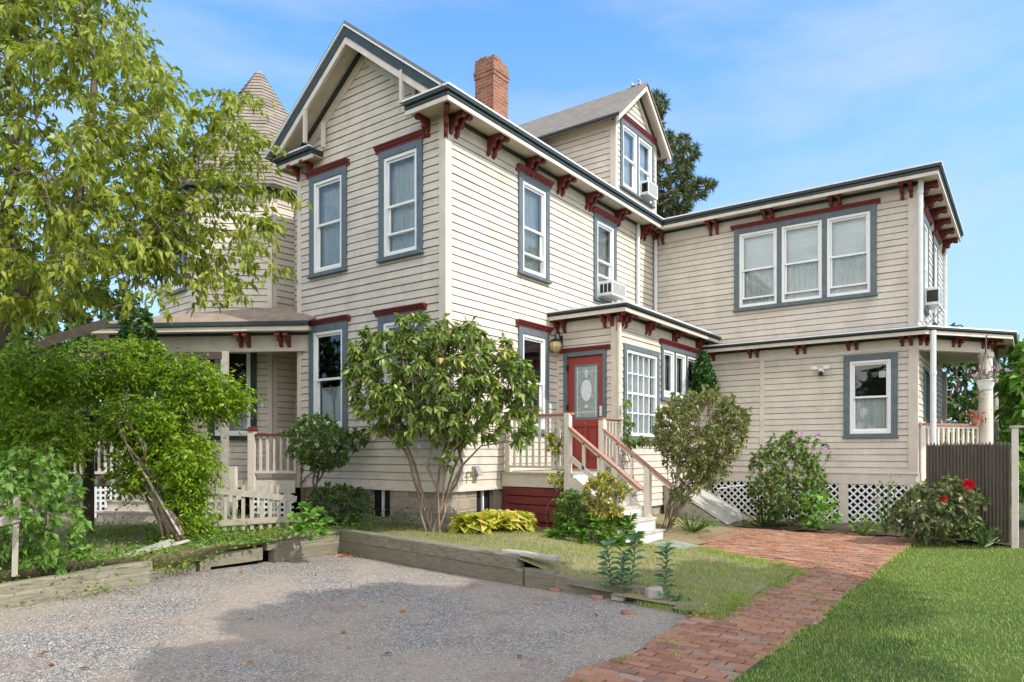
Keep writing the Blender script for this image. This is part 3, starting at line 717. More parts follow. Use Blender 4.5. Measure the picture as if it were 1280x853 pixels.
mb = MB(); fP.box(mb, -1.0, .2, -.03, .03, 1.80, 1.85); mb.build('porch_handrail', 'trim', house)
mb = MB(); fP.box(mb, -1.0, .2, -.025, .025, 1.1, 1.15); mb.build('porch_rail', 'trim', house)
for k in range(10):
    u = -.95 + .12 * k; mb = MB(); fP.box(mb, u - .018, u + .018, -.02, .02, 1.15, 1.8); mb.build('baluster', 'trim', house)
mb = MB(); fP.box(mb, .2, .32, -.06, .06, .9, 3.4); mb.build('porch_post', 'trim', house)
for k in range(4):
    mb = MB(); za = 1.0 - .175 * (k + 1); fP.box(mb, .32, 2.6, .29 * k + .002, .29 * (k + 1) + .03, za - .03, za)
    fP.box(mb, .33, 2.59, .29 * k + .004, .29 * k + .02 + .29 * .96, za - .175, za - .0305); mb.build('porch_step', 'tread', house)
mb = MB(); fP.box(mb, 2.45, 2.6, .3, .42, .3, 1.25); mb.build('stair_post', 'trim', house)

# ------------------------------------------------------------------ entry stoop
st = thing('entry_stoop', 'wooden entry stoop with oxblood skirt, cream railings and steps before the red door', 'stoop', (.7, 2.3, .1))
fF = FR((0, 1.4), (1, 0), (0, -1)); Y0, Y1 = 1.4, 3.16
mb = MB()
for k in range(13): mb.box(.035, 1.44, Y0 - .03 + k * .138, Y0 - .03 + k * .138 + .132, 1.14, 1.17)
mb.build('deck_boards', 'deck', st)
mb = MB(); mb.box(.035, 1.42, Y0, Y0 + .035, .93, 1.139); mb.box(1.385, 1.42, Y0 + .036, Y1, .96, 1.139); mb.build('rim_board', 'trim', st)
mb = MB(); z = .915
rr = random.Random(4)
for k in range(5):
    h = .128; mb.hexa([(.04, Y0 + .012, z - h), (1.39, Y0 + .012, z - h + rr.uniform(-.008, .008)), (1.39, Y0 + .034, z - h), (.04, Y0 + .034, z - h)], [(.04, Y0 + .012, z), (1.39, Y0 + .012, z + rr.uniform(-.004, .004)), (1.39, Y0 + .034, z), (.04, Y0 + .034, z)]); z -= h + .016
mb.build('skirt_board', 'red', st)
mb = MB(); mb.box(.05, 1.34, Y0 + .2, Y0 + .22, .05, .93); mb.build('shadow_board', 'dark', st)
def post(x, y, z0, z1, w=.095):
    mb = MB(); mb.box(x - w / 2, x + w / 2, y - w / 2, y + w / 2, z0, z1); return mb.build('post', 'trim', st, bevel=.004)
post(.13, Y0 + .06, 1.17, 2.09); post(1.37, Y0 - .02, .75, 2.12, .1); post(1.37, 2.5, .75, 2.07, .1); post(1.37, 3.10, 1.17, 2.07, .09)
post(2.22, Y0 - .02, .2, 1.27, .1); post(2.22, 2.5, .2, 1.27, .1)
for q_ in ((.04, 1.44, Y0 - .03, Y0 + .07, 2.1, 2.135), (1.32, 1.42, 2.43, 3.16, 2.072, 2.1)):
    mb = MB(); mb.box(*q_); mb.build('top_rail', 'handrail', st, bevel=.004)
for q_ in ((.18, 1.32, Y0 - .0, Y0 + .04, 2.055, 2.099), (.18, 1.32, Y0, Y0 + .04, 1.245, 1.285), (1.345, 1.385, 2.55, 3.06, 2.03, 2.071), (1.345, 1.385, 2.55, 3.06, 1.25, 1.29)):
    mb = MB(); mb.box(*q_); mb.build('rail', 'trim', st)
for k in range(8):
    x = .29 + .127 * k; mb = MB(); mb.box(x - .017, x + .017, Y0 + .003, Y0 + .037, 1.285, 2.055); mb.build('baluster', 'trim', st)
for k in range(4):
    y = 2.63 + .115 * k; mb = MB(); mb.box(1.348, 1.382, y - .017, y + .017, 1.29, 2.03); mb.build('baluster', 'trim', st)
for y in (Y0 - .02, 2.5):
    mb = MB(); mb.beam((1.4, y, 1.90), (2.66, y, .95), .1, .035); mb.build('stair_handrail', 'handrail', st, bevel=.004)
    for q_ in (((1.42, y, 1.84), (2.62, y, .935), .04, .05), ((1.42, y, 1.42), (2.19, y, .84), .04, .075)):
        mb = MB(); mb.beam(*q_); mb.build('stair_rail', 'trim', st)
    for x in (1.66, 1.93):
        mb = MB(); zz = 1.9 - (x - 1.4) * .754; mb.box(x - .02, x + .02, y - .02, y + .02, zz - .47, zz - .05); mb.build('baluster', 'trim', st)
for k in range(4):
    za = 1.17 - .18 * (k + 1); x0 = 1.42 + .235 * k
    mb = MB(); mb.box(x0 + .002, x0 + .275, Y0 + .03, 2.46, za - .032, za); mb.build('tread', 'tread', st)
    mb = MB(); mb.box(x0 + .0, x0 + .022, Y0 + .04, 2.45, za + .001, za + .147); mb.build('riser', 'white', st)
mb = MB(); mb.box(2.34, 2.36, Y0 + .04, 2.45, .25, .418); mb.build('riser', 'white', st)
for y in (Y0 + .0, 2.462):
    mb = MB(); mb.prism([(1.42, y, .15), (1.42, y, 1.1), (1.5, y, 1.1), (2.36, y, .42), (2.36, y, .15)], (0, .028, 0)); mb.build('stringer', 'trim', st)
mb = MB(); mb.box(1.9, 2.50, 1.05, 2.56, .225, .25); mb.build('landing_tread', 'greywood', st)
mb = MB(); mb.box(1.92, 2.47, 1.08, 2.54, .0, .224); mb.build('landing_box', 'white', st)

# ------------------------------------------------------------------ things fixed to or set in the house
def aircon(label, fr, u0, u1, v0, v1, d):
    t = thing('air_conditioner', label, 'air conditioner', fr.p((u0 + u1) / 2, d / 2, v0), 'window air conditioners')
    mb = MB(); fr.box(mb, u0, u1, -.08, d - .02, v0, v1); b = mb.build('casing', 'metal_white', t, bevel=.008)
    mb = MB(); fr.box(mb, u0 + .03, u1 - .03, d - .0199, d - .012, v0 + .03, v1 - .03); mb.build('coil', 'greymetal', t)
    mb = MB()
    for k in range(9): q = v0 + .04 + (v1 - v0 - .08) * k / 8; fr.box(mb, u0 + .03, u1 - .03, d - .0119, d - .004, q - .005, q + .005)
    fr.box(mb, u0, u0 + .03, d - .0198, d, v0, v1); fr.box(mb, u1 - .03, u1, d - .0198, d, v0, v1); fr.box(mb, u0 + .03, u1 - .03, d - .0197, d, v1 - .03, v1); fr.box(mb, u0 + .03, u1 - .03, d - .0197, d, v0, v0 + .03)
    mb.build('grille', 'metal_white', t)
    for q, sg in ((u0, -1), (u1, 1)):
        mb = MB()
        for k in range(3):
            a = .08 + (d - .14) * k / 2.4; n = fr.p(q + sg * .001, a, v0 + .07); 
            fr.box(mb, min(q, q + sg * .003), max(q, q + sg * .003), a, a + .07, v0 + .06, v1 - .06)
        mb.build('side_vent', 'blackmetal', t)
    return t
aircon('white window air conditioner in the main house wall just above the entry vestibule roof', fS, 4.74, 5.36, 4.76, 5.06, .36)
aircon('white window air conditioner high in the roof dormer', fD, 1.14, 1.66, 7.42, 7.74, .24)
ac = aircon('white window air conditioner held by a diagonal bracket on the rear wing\'s right end wall', fWr, .88, 1.5, 4.5, 4.86, .3)
mb = MB(); mb.beam(fWr.p(.95, .02, 4.18), fWr.p(.95, .3, 4.48), .03, .03); mb.beam(fWr.p(1.45, .02, 4.18), fWr.p(1.45, .3, 4.48), .03, .03); mb.beam(fWr.p(.9, .3, 4.485), fWr.p(1.9, .3, 4.485), .03, .025); mb.build('support_bracket', 'metal_white', ac)

t = thing('wall_lantern', 'black arm wall lantern with a ribbed amber glass bowl beside the red door', 'lantern', (.17, 3.05, 3.4))
mb = MB(); mb.box(.0905, .15, 3.14, 3.168, 3.5, 3.72); mb.tube([(.12, 3.15, 3.62), (.12, 3.08, 3.74), (.13, 2.99, 3.76), (.14, 2.93, 3.70), (.14, 2.93, 3.62)], .012, 6); mb.lathe((.14, 2.93, 3.575), [(.1, 0), (.1, .015), (.05, .05), (.02, .06)], 14); mb.build('arm', 'blackmetal', t)
mb = MB(); mb.lathe((.14, 2.93, 3.38), [(.04, 0), (.085, .03), (.118, .09), (.115, .14), (.095, .19)], 16); mb.build('glass_bowl', 'amber', t, smooth=True)
mb = MB(); mb.lathe((.14, 2.93, 3.36), [(.012, 0), (.035, .012), (.04, .022)], 10)
for k in range(8):
    a = 2 * math.pi * k / 8; mb.tube([(.14 + r * math.cos(a), 2.93 + r * math.sin(a), 3.38 + z) for r, z in ((.043, 0), (.09, .03), (.122, .09), (.119, .14), (.099, .19))], .004, 4)
mb.build('cage', 'brass', t)

t = thing('security_light', 'small white twin floodlight with a dark round camera on the rear wing\'s clapboards', 'security light', (3.8, 7.4, 3.15))
mb = MB(); mb.lathe((3.8, 7.44, 3.2), [(.05, -.05), (.06, -.02), (.06, .02), (.05, .05)], 12)
for s in (-1, 1):
    mb.tube([(3.8, 7.42, 3.22), (3.8 + s * .09, 7.38, 3.25)], .016, 6); c = (3.8 + s * .12, 7.36, 3.26)
    mb.hexa([(c[0] - .055, 7.33, 3.22), (c[0] + .055, 7.33, 3.22), (c[0] + .045, 7.39, 3.23), (c[0] - .045, 7.39, 3.23)], [(c[0] - .055, 7.32, 3.29), (c[0] + .055, 7.32, 3.29), (c[0] + .045, 7.39, 3.29), (c[0] - .045, 7.39, 3.29)])
mb.build('lamp_heads', 'white', t, bevel=.006)
mb = MB(); mb.lathe((3.8, 7.38, 3.09), [(.015, 0), (.04, .015), (.05, .05), (.04, .085), (.015, .1)], 12); mb.build('camera_dome', 'blackmetal', t, smooth=True)

t = thing('hose_outlet', 'pale metal dryer vent and hose outlet low on the sunlit side wall', 'vent', (.06, .7, 1.1))
mb = MB(); mb.box(.02, .045, .62, .78, 1.12, 1.28); mb.hexa([(.046, .64, 1.13), (.15, .64, 1.13), (.15, .76, 1.13), (.046, .76, 1.13)], [(.046, .64, 1.27), (.07, .64, 1.27), (.07, .76, 1.27), (.046, .76, 1.27)]); mb.build('hood', 'greymetal', t, bevel=.004)
mb = MB(); mb.tube([(.02, .5, 1.18), (.09, .5, 1.18), (.1, .5, 1.1)], .018, 7); mb.tube([(.1, .44, 1.19), (.1, .56, 1.19)], .01, 6); mb.build('tap', 'brass', t)

# hanging basket, potted flowers
t = thing('hanging_basket', 'white hanging flower basket of mauve and white petunias beside the corner porch column', 'flower basket', (6.63, 7.72, 2.6))
HB = Vector((6.63, 7.72, 2.66))
mb = MB(); mb.lathe(HB, [(.09, 0), (.11, .03), (.15, .17), (.165, .18), (.165, .2), (.14, .2)], 16); mb.build('pot', 'white', t)
mb = MB()
for k in range(3): a = 2.1 * k + .4; mb.tube([HB + Vector((.15 * math.cos(a), .15 * math.sin(a), .19)), HB + Vector((0, 0, .78))], .005, 4)
mb.tube([HB + Vector((0, 0, .78)), HB + Vector((0, .1, .98)), HB + Vector((0, .32, 1.08))], .012, 6); mb.build('hanger', 'blackmetal', t)
basket = t
t = thing('potted_flowers', 'small pot of pink begonias standing on the corner porch rail', 'potted plant', (6.5, 8.66, 2.08))
PF = Vector((6.42, 8.6, 2.076))
mb = MB(); mb.lathe(PF, [(.07, 0), (.09, .12), (.1, .13), (.08, .13)], 12); mb.build('pot', paint('terracotta', (.42, .19, .13), .8, .1, .3), t)
potted = t

# ------------------------------------------------------------------ cellar hatch
t = thing('cellar_hatch', 'sloping grey cellar hatch with two weathered door leaves beside the brick patio', 'cellar hatch', (2.0, 5.8, .08))
A0, A1 = Vector((1.36, 0, .86)), Vector((2.58, 0, .16))
mb = MB()
for y in (5.12, 6.40): mb.prism([(1.33, y, .0), (1.33, y, .83), (2.60, y, .11), (2.60, y, .0)], (0, .05, 0))
mb.box(2.55, 2.60, 5.17, 6.40, .0, .11); mb.build('hatch_curb', 'concrete', t)
for y0, y1 in ((5.10, 5.775), (5.79, 6.47)):
    mb = MB(); mb.hexa([(A0.x, y0, A0.z - .02), (A1.x + .05, y0, A1.z - .045), (A1.x + .05, y1, A1.z - .045), (A0.x, y1, A0.z - .02)], [(A0.x, y0, A0.z + .02), (A1.x + .05, y0, A1.z - .01), (A1.x + .05, y1, A1.z - .01), (A0.x, y1, A0.z + .02)])
    d = mb.build('door_leaf', 'bulkhead', t, bevel=.006)
    mb = MB()
    for q in (y0 + .03, y1 - .03): mb.beam((A0.x + .02, q, A0.z + .03), (A1.x + .03, q, A1.z + .006), .035, .02)
    mb.build('edge_rib', 'bulkhead', d)
mb = MB(); mb.tube([(1.95, 6.62, .5), (1.9, 6.6, .72), (2.2, 6.66, .78), (2.55, 6.7, .82)], .018, 6); mb.build('prop_bar', 'metal_white', t)

# ------------------------------------------------------------------ stockade fence
t = thing('stockade_fence', 'short dark brown stockade fence panel with pointed pickets and a pale end post', 'fence', (6.5, 5.3, .1))
pa, pb = Vector((5.90, 5.42, 0)), Vector((7.06, 5.16, 0)); n = 24; dv = (pb - pa) / n; nv = Vector((dv.y, -dv.x, 0)).normalized()
rr = random.Random(3)
for k in range(n):
    mb = MB(); a = pa + dv * (k + .04); b = pa + dv * (k + .96); z1 = 1.62 + rr.uniform(-.012, .012); m_ = (a + b) / 2
    o0 = nv * (.022 + rr.uniform(0, .006)); q = [a + o0 * .2, m_ + o0 * 1.0, b + o0 * .2, b - o0 * .4, a - o0 * .4]
    lo = [(p.x, p.y, .1) for p in q]; hi = [(p.x, p.y, z1) for p in q]; base = len(mb.v)
    tip = (m_.x, m_.y, z1 + .055); mb.v += lo + hi + [tip]
    for i in range(5): j = (i + 1) % 5; mb.f.append((base + i, base + j, base + 5 + j, base + 5 + i)); mb.f.append((base + 5 + i, base + 5 + j, base + 10))
    mb.build('picket', 'stockade', t)
for z in (.4, 1.0, 1.45): mb = MB(); mb.beam(pa - nv * .04 + Vector((0, 0, z)), pb - nv * .04 + Vector((0, 0, z)), .04, .08); mb.build('back_rail', 'stockade', t)
mb = MB(); mb.box(7.075, 7.165, 5.05, 5.15, .02, 1.88); po = mb.build('fence_post', 'trim', t, bevel=.005)
mb = MB(); mb.box(7.05, 7.9, 5.03, 5.17, 1.881, 1.915); mb.build('cap_rail', 'greywood', t)

# ------------------------------------------------------------------ picket fences by the drive
def picket_fence(label, pts, rails, n, h, wob, lean=0):
    """pts: two ground points; rails: list of (z at start, z at end)"""
    a, b = Vector(pts[0]), Vector(pts[1]); t = thing('picket_fence', label, 'fence', (a + b) / 2, 'weathered picket fence pieces'); d = (b - a); L = d.length; d.normalize(); nv = Vector((d.y, -d.x, 0)).normalized()
    rr = random.Random(n)
    for k in range(n):
        u = L * (k + .3) / n; p = a + d * u; mb = MB(); tl = rr.uniform(-wob, wob) + lean
        q = p + Vector((0, 0, h * rr.uniform(.93, 1.03))) + d * tl
        mb.beam(p - Vector((0, 0, .02)), q, .052, .022, nv); mb.build('picket', 'white_old', t)
    for z0, z1 in rails:
        mb = MB(); mb.beam(a + d * -.03 + nv * .026 + Vector((0, 0, z0)), b + nv * .026 + d * .05 + Vector((0, 0, z1)), .09, .028, nv) ; mb.build('rail', 'white_old', t)
    return t
pA = P(254, 664, 10.35); pB = P(366, 655, 11.0); pA.z = .36; pB.z = .36
picket_fence('weathered white picket fence piece with a sagging rail in front of the left porch steps', [pA, pB], [(.61, .42), (.10, .12)], 10, .68, .03)
pA = P(-60, 720, 6.9); pB = P(34, 712, 7.25); pA.z = .25; pB.z = .27
picket_fence('broken white picket fence end with one rail at the left edge of the driveway', [pA, pB], [(.45, .61)], 4, .78, .02)

# leaning and fallen boards
def board(label, p, q, w, h, m='greywood', name='loose_board', up=(0, 0, 1)):
    mb = MB(); mb.beam(p, q, w, h, up); o = mb.build(name, m, None, bevel=.004); return tag(o, label, 'board')
board('grey board leaning into the vine against its twisted trunks', P(226, 670, 9.6), P(172, 578, 9.75), .1, .03, up=(.5, .8, 0))
board('grey board lying on the bare earth left of the picket fence', P(120, 708, 8.6) + Vector((0, 0, .0)), P(215, 676, 9.4), .12, .04)
board('splintered plank lying at the top edge of the collapsed timber edging', P(165, 693, 8.7), P(236, 676, 9.3), .07, .03)

# ------------------------------------------------------------------ timber edging of the drive
def timber(mb, a, b, w, h, r=None):
    """an old railway tie with uneven faces"""
    a, b = Vector(a), Vector(b); d = b - a; L = d.length; n = max(2, int(L / .22)); d.normalize(); sd = Vector((-d.y, d.x, 0)).normalized(); rr = r or random.Random(1)
    base = len(mb.v); K = 6
    for i in range(n + 1):
        c = a + d * (L * i / n)
        sec = [(-w / 2, 0), (w / 2, 0), (w / 2, h * .88), (w * .40, h), (-w * .42, h), (-w / 2, h * .9)]
        for x, z in sec: mb.v.append(tuple(c + sd * (x + rr.uniform(-.006, .006)) + Vector((0, 0, z + (rr.uniform(-.007, .007) if z > 0 else 0)))))
    for i in range(n):
        for j in range(K): jj = (j + 1) % K; mb.f.append((base + i * K + j, base + i * K + jj, base + (i + 1) * K + jj, base + (i + 1) * K + j))
    mb.f.append(tuple(base + j for j in range(K - 1, -1, -1))); mb.f.append(tuple(base + n * K + j for j in range(K)))
rr = random.Random(11)
def tie(label, a, b, w, h, m='timber'):
    mb = MB(); timber(mb, a, b, w, h, rr); o = mb.build('timber_beam', m, None); return tag(o, label, 'timber', 'timbers edging the driveway')
WR0, WR1 = (-1.02, -1.13), (2.72, -1.68)
tie('long grey timber along the garden, the upper one running right from the corner', (WR0[0] - .02, WR0[1] + .01, .19), (WR1[0] - .12, WR1[1] + .01, .175), .17, .16)
tie('long grey timber along the garden, the lower one lying on the gravel right of the corner', (WR0[0], WR0[1], .0), (WR1[0], WR1[1], .0), .165, .186)
tie('short split timber end stacked right after the long garden timbers', (2.74, -1.69, .0), (3.12, -1.69, .0), .13, .2)
tie('thin plank on the gravel edge below the tall milkweed stems, running down to the concrete lump', (3.0, -1.70, .0), (4.22, -1.66, -.03), .07, .165)
tie('pale flat board capping the right end of the garden timbers', (2.35, -1.60, .335), (3.05, -1.55, .30), .15, .035, 'greywood')
tie('sunlit timber left of the corner, topmost by the broadleaf plant', (-1.10, -1.2, .19), (-1.13, -2.45, .17), .15, .15, 'timber_across')
tie('sunlit timber left of the corner, lying on the gravel', (-1.08, -1.22, .0), (-1.10, -2.35, .0), .15, .186, 'timber_across')
tie('rotten timber with a dark hole in front of the picket fence', (-1.14, -2.5, .05), (-1.25, -3.35, .03), .15, .17, 'timber_across')
tie('square timber stub standing up in the middle of the left edging', (-1.22, -3.22, .0), (-1.22, -3.36, .0), .15, .30, 'timber_across')
tie('sunken timber, half buried, in the collapsed gap of the left edging', (-1.28, -3.4, -.05), (-.98, -4.25, -.06), .14, .17, 'timber_across')
tie('bowed split timber, upper one at the left edge of the photo', (-.86, -4.15, .155), (-.62, -6.6, .11), .15, .10, 'timber_across')
tie('bleached timber, lower one on the gravel at the left edge of the photo', (-.82, -4.2, .0), (-.58, -6.6, -.02), .15, .155, 'timber_across')

# ------------------------------------------------------------------ ground
def gh(x, y):
    """height of the soil beside the house"""
    def lerp(v, xs, ys):
        return float(np.interp(v, xs, ys))
    a = lerp(x, [-1, 2.6, 2.9, 3.2, 4.4, 5.2], [.31, .29, .22, .12, .045, .02]); b = lerp(x, [0, 1.4, 2.3, 3, 5.2], [.32, .26, .11, .075, .06])
    k = min(1, max(0, (y + 1.3) / 3.2))
    h = a * (1 - k) + b * k
    if x < -1.0: h = lerp(y, [-7, -4, -2.5, -1], [.14, .17, .27, .32]) - (.16 * max(0, 1 - abs(x + 1.0) / .55) * max(0, 1 - abs(y + 3.8) / .7))
    return h + .014 * math.sin(3.1 * x + 1.7 * y) * math.sin(2.3 * y - x)
def sheet(name, m, x0, x1, y0, y1, st_, zf, inside=None, kind='structure', uvf=None):
    mb = MB(); nx, ny = max(1, round((x1 - x0) / st_)), max(1, round((y1 - y0) / st_)); ids = {}
    def vid(i, j):
        if (i, j) not in ids:
            x, y = x0 + (x1 - x0) * i / nx, y0 + (y1 - y0) * j / ny; ids[i, j] = len(mb.v); mb.v.append((x, y, zf(x, y)))
        return ids[i, j]
    for i in range(nx):
        for j in range(ny):
            cx, cy = x0 + (x1 - x0) * (i + .5) / nx, y0 + (y1 - y0) * (j + .5) / ny
            if inside and not inside(cx, cy): continue
            mb.f.append((vid(i, j), vid(i + 1, j), vid(i + 1, j + 1), vid(i, j + 1)))
    o = mb.build(name, m, None, smooth=True); o['kind'] = kind; return o

def gravel():
    m, t = nt('gravel'); v = coords(t)
    vo = t.nodes.new('ShaderNodeTexVoronoi'); vo.inputs['Scale'].default_value = 95; t.links.new(v, vo.inputs['Vector'])
    sx = t.nodes.new('ShaderNodeSeparateColor'); t.links.new(vo.outputs['Color'], sx.inputs[0])
    st1 = ramp(t, sx.outputs[0], [(0, (.07, .066, .062)), (.3, (.165, .155, .145)), (.6, (.29, .27, .245)), (.84, (.47, .44, .40)), (1, (.72, .68, .62))])
    n1 = noise(t, v, .55, 5, .6); n2 = noise(t, v, 1.7, 5, .65); n3 = noise(t, v, 9, 3)
    warm = mixc(t, ramp(t, n1, [(.40, (0, 0, 0)), (.62, (1, 1, 1))]), st1, (.43, .35, .265))
    c = mixc(t, .75, st1, warm)
    redf = math_(t, 'MULTIPLY', ramp(t, n2, [(.56, (0, 0, 0)), (.72, (1, 1, 1))]), .55)
    c = mixc(t, redf, c, (.27, .13, .11))
    c = mixc(t, math_(t, 'MULTIPLY', ramp(t, n3, [(.5, (0, 0, 0)), (.7, (1, 1, 1))]), .35), c, (.36, .31, .26))
    b = nd(t, 'ShaderNodeBsdfPrincipled', Roughness=.95); b.inputs['Specular IOR Level'].default_value = .2
    t.links.new(c, b.inputs['Base Color'])
    h = math_(t, 'SUBTRACT', 1.0, vo.outputs['Distance']); t.links.new(bump(t, h, .8, .02), b.inputs['Normal'])
    out(t, b.outputs[0]); return m
def soil(name, a, b_, c_):
    m, t = nt(name); v = coords(t); n1 = noise(t, v, 1.3, 6, .65); n2 = noise(t, v, 26, 5, .7)
    c = ramp(t, n1, [(.3, a), (.5, b_), (.7, c_)]); c = mixc(t, ramp(t, n2, [(.45, (0, 0, 0)), (.7, (1, 1, 1))]), c, tuple(x * .5 for x in b_))
    b = nd(t, 'ShaderNodeBsdfPrincipled', Roughness=.95); b.inputs['Specular IOR Level'].default_value = .15; t.links.new(c, b.inputs['Base Color'])
    t.links.new(bump(t, n2, .8, .03), b.inputs['Normal']); out(t, b.outputs[0]); return m
M['gravel'] = gravel()
M['soil'] = soil('garden_soil', (.16, .13, .075), (.30, .25, .15), (.2, .21, .08))
M['turf'] = soil('turf', (.05, .085, .018), (.075, .12, .025), (.11, .14, .04))
M['bedsoil'] = soil('bed_soil', (.05, .04, .028), (.085, .065, .045), (.12, .09, .065))
M['land'] = soil('land', (.06, .09, .03), (.09, .12, .045), (.1, .1, .05))

mb = MB(); mb.box(-2500, 2500, -2500, 2500, -.6, -.12); o = mb.build('ground', 'land'); o['kind'] = 'structure'
sheet('driveway', 'gravel', -1.2, 5.1, -12, -.9, .3, lambda x, y: .004 * math.sin(2 * x) * math.sin(1.7 * y) - .004)
def yard_in(x, y):
    if x < -1.02: return True
    wl = -1.12 - .148 * (x + 1.0)
    return y > wl and (x < 4.95 - (.35 if y > 1.5 else 0)) and not (x > 3.2 and y > 2.05 - .73 * (x - 3.2)) and y < 7.5
M['yardmix'] = M['soil']
sheet('garden_earth', 'soil', -14, 5.2, -9, 8, .1, lambda x, y: gh(x, y), lambda x, y: yard_in(x, y) and not (x < -1.0 and y > 2.5))
sheet('lawn', 'turf', 5.78, 22, -11, 5.4, .25, lambda x, y: .035 + .012 * math.sin(1.3 * x) * math.sin(.9 * y))
sheet('flower_bed', 'bedsoil', 1.3, 12, 5.2, 7.9, .12, lambda x, y: .075 + .03 * math.sin(5 * x) * math.sin(4 * y))
sheet('path_bed', 'bedsoil', 1.7, 5.95, -9, 5.5, .2, lambda x, y: .008 if y < 0 else .02, lambda x, y: (x > 4.85) or (y > 1.0 and not (x < 3.3 and y < 2.0)))

# brick path and patio: every brick laid
def bricks():
    m, t = nt('path_brick'); v = coords(t); n1 = noise(t, v, 1.1, 4); n2 = noise(t, v, 40, 4, .7); n3 = noise(t, v, 6, 4)
    c = ramp(t, island(t), [(0, (.23, .105, .065)), (.25, (.36, .175, .10)), (.45, (.28, .13, .082)), (.62, (.42, .225, .13)), (.78, (.32, .15, .095)), (.9, (.21, .125, .10)), (1, (.36, .26, .2))])
    c = mixc(t, math_(t, 'MULTIPLY', ramp(t, n3, [(.5, (0, 0, 0)), (.7, (1, 1, 1))]), .45), c, (.5, .31, .2))
    c = mixc(t, math_(t, 'MULTIPLY', n2, .4), c, (.12, .07, .055))
    b = nd(t, 'ShaderNodeBsdfPrincipled', Roughness=.9); b.inputs['Specular IOR Level'].default_value = .25
    t.links.new(c, b.inputs['Base Color']); t.links.new(bump(t, n2, .5, .01), b.inputs['Normal']); out(t, b.outputs[0]); return m
M['path_brick'] = bricks()
mb = MB(); rr = random.Random(21)
def patio_in(x, y):
    e = .05 * math.sin(3.3 * y) + .03 * math.sin(7.1 * y + 1)
    if y < .95: return 5.0 + e - (.12 if y < -2 else 0) < x < 5.83 + .5 * e
    left = 2.15 if y > 2.55 else (3.2 - (y - 2.0) * 1.9 if y > 2.0 else 3.2 + (2.05 - y) * 1.45)
    return left < x < 5.82 and y < 5.35 + .06 * math.sin(3 * x)
bw, bl = .098, .2; j = 0; y = -8.6
while y < 5.4:
    x = 1.7 + (.1 if j % 2 else 0) + rr.uniform(-.008, .008)
    while x < 6:
        cx, cy = x + bl / 2, y + bw / 2
        xa, xb = x, x + bl
        ins = [patio_in(x + bl * q / 8, cy) for q in range(9)]
        if any(ins): xa, xb = x + bl * ins.index(True) / 8, x + bl * (8 - ins[::-1].index(True)) / 8
        if any(ins) and xb - xa > .045:
            zt = (.028 if y < 0 else min(.075, .028 + y * .02)) + rr.uniform(-.007, .005) + .012 * math.sin(1.1 * x + .7 * y) * math.sin(.9 * y); g = .005; tx, ty = rr.uniform(-.006, .006), rr.uniform(-.004, .004)
            q = [(xa + g, y + g), (xb - g, y + g), (xb - g, y + bw - g), (xa + g, y + bw - g)]; an = rr.uniform(-.02, .02)
            q = [(cx + (a - cx) * math.cos(an) - (b - cy) * math.sin(an), cy + (a - cx) * math.sin(an) + (b - cy) * math.cos(an)) for a, b in q]
            mb.hexa([(a, b, zt - .05) for a, b in q], [(a, b, zt + (tx if i in (1, 2) else -tx) + (ty if i > 1 else -ty)) for i, (a, b) in enumerate(q)])
        x += bl
    y += bw; j += 1
o = mb.build('brick_path', 'path_brick', bevel=.006); o['kind'] = 'structure'
mb = MB(); mb.prism([(2.18, 1.7, .03), (3.2, 1.62, .03), (3.28, 2.1, .03), (2.5, 2.62, .03), (2.2, 2.6, .03)], (0, 0, .06))
tag(mb.build('stepping_slab', 'slab', bevel=.006), 'flat grey bluestone slab at the foot of the stoop steps', 'stone slab')

# odd bits by the drive's end
def rock(name, label, c, s, m, cat='stone', seed=0, group=None):
    r_ = random.Random(seed); mb = MB(); c = Vector(c)
    lo, hi = [], []
    for i in range(7):
        a = 2 * math.pi * i / 7 + r_.uniform(-.2, .2); k = r_.uniform(.8, 1.15)
        lo.append((c.x + s[0] * math.cos(a) * k, c.y + s[1] * math.sin(a) * k, c.z - .03)); k *= r_.uniform(.65, .95)
        hi.append((c.x + s[0] * math.cos(a) * k, c.y + s[1] * math.sin(a) * k, c.z + s[2] * r_.uniform(.75, 1.1)))
    n = len(mb.v); mb.v += lo + hi; mb.f += [tuple(n + i for i in range(6, -1, -1)), tuple(n + 7 + i for i in range(7))] + [(n + i, n + (i + 1) % 7, n + 7 + (i + 1) % 7, n + 7 + i) for i in range(7)]
    return tag(mb.build(name, m, bevel=.01), label, cat, group)
rock('concrete_lump', 'pale concrete lump at the end of the garden edging by the milkweed', (4.3, -1.72, .05), (.1, .08, .12), 'concrete', 'rubble', 1)
mb = MB(); mb.box(3.88, 4.02, -1.86, -1.78, .0, .055); tag(mb.build('concrete_piece', 'concrete', bevel=.01), 'small grey concrete block on the gravel beside the thin plank', 'rubble')
for lab, x, y, a in (('broken orange brick against the thin plank', 3.16, -1.77, .1), ('orange brick end on the gravel left of the grey concrete block', 3.72, -1.84, .3), ('orange brick piece alone on the open gravel', 4.3, -2.28, .9)):
    mb = MB(); mb.box(-.075, .06, -.035, .035, -.012, .03); o = mb.build('brick_piece', 'brickpiece', bevel=.01); o.location = (x, y, .0); o.rotation_euler = (0, .06, a); tag(o, lab, 'brick', 'loose brick pieces')

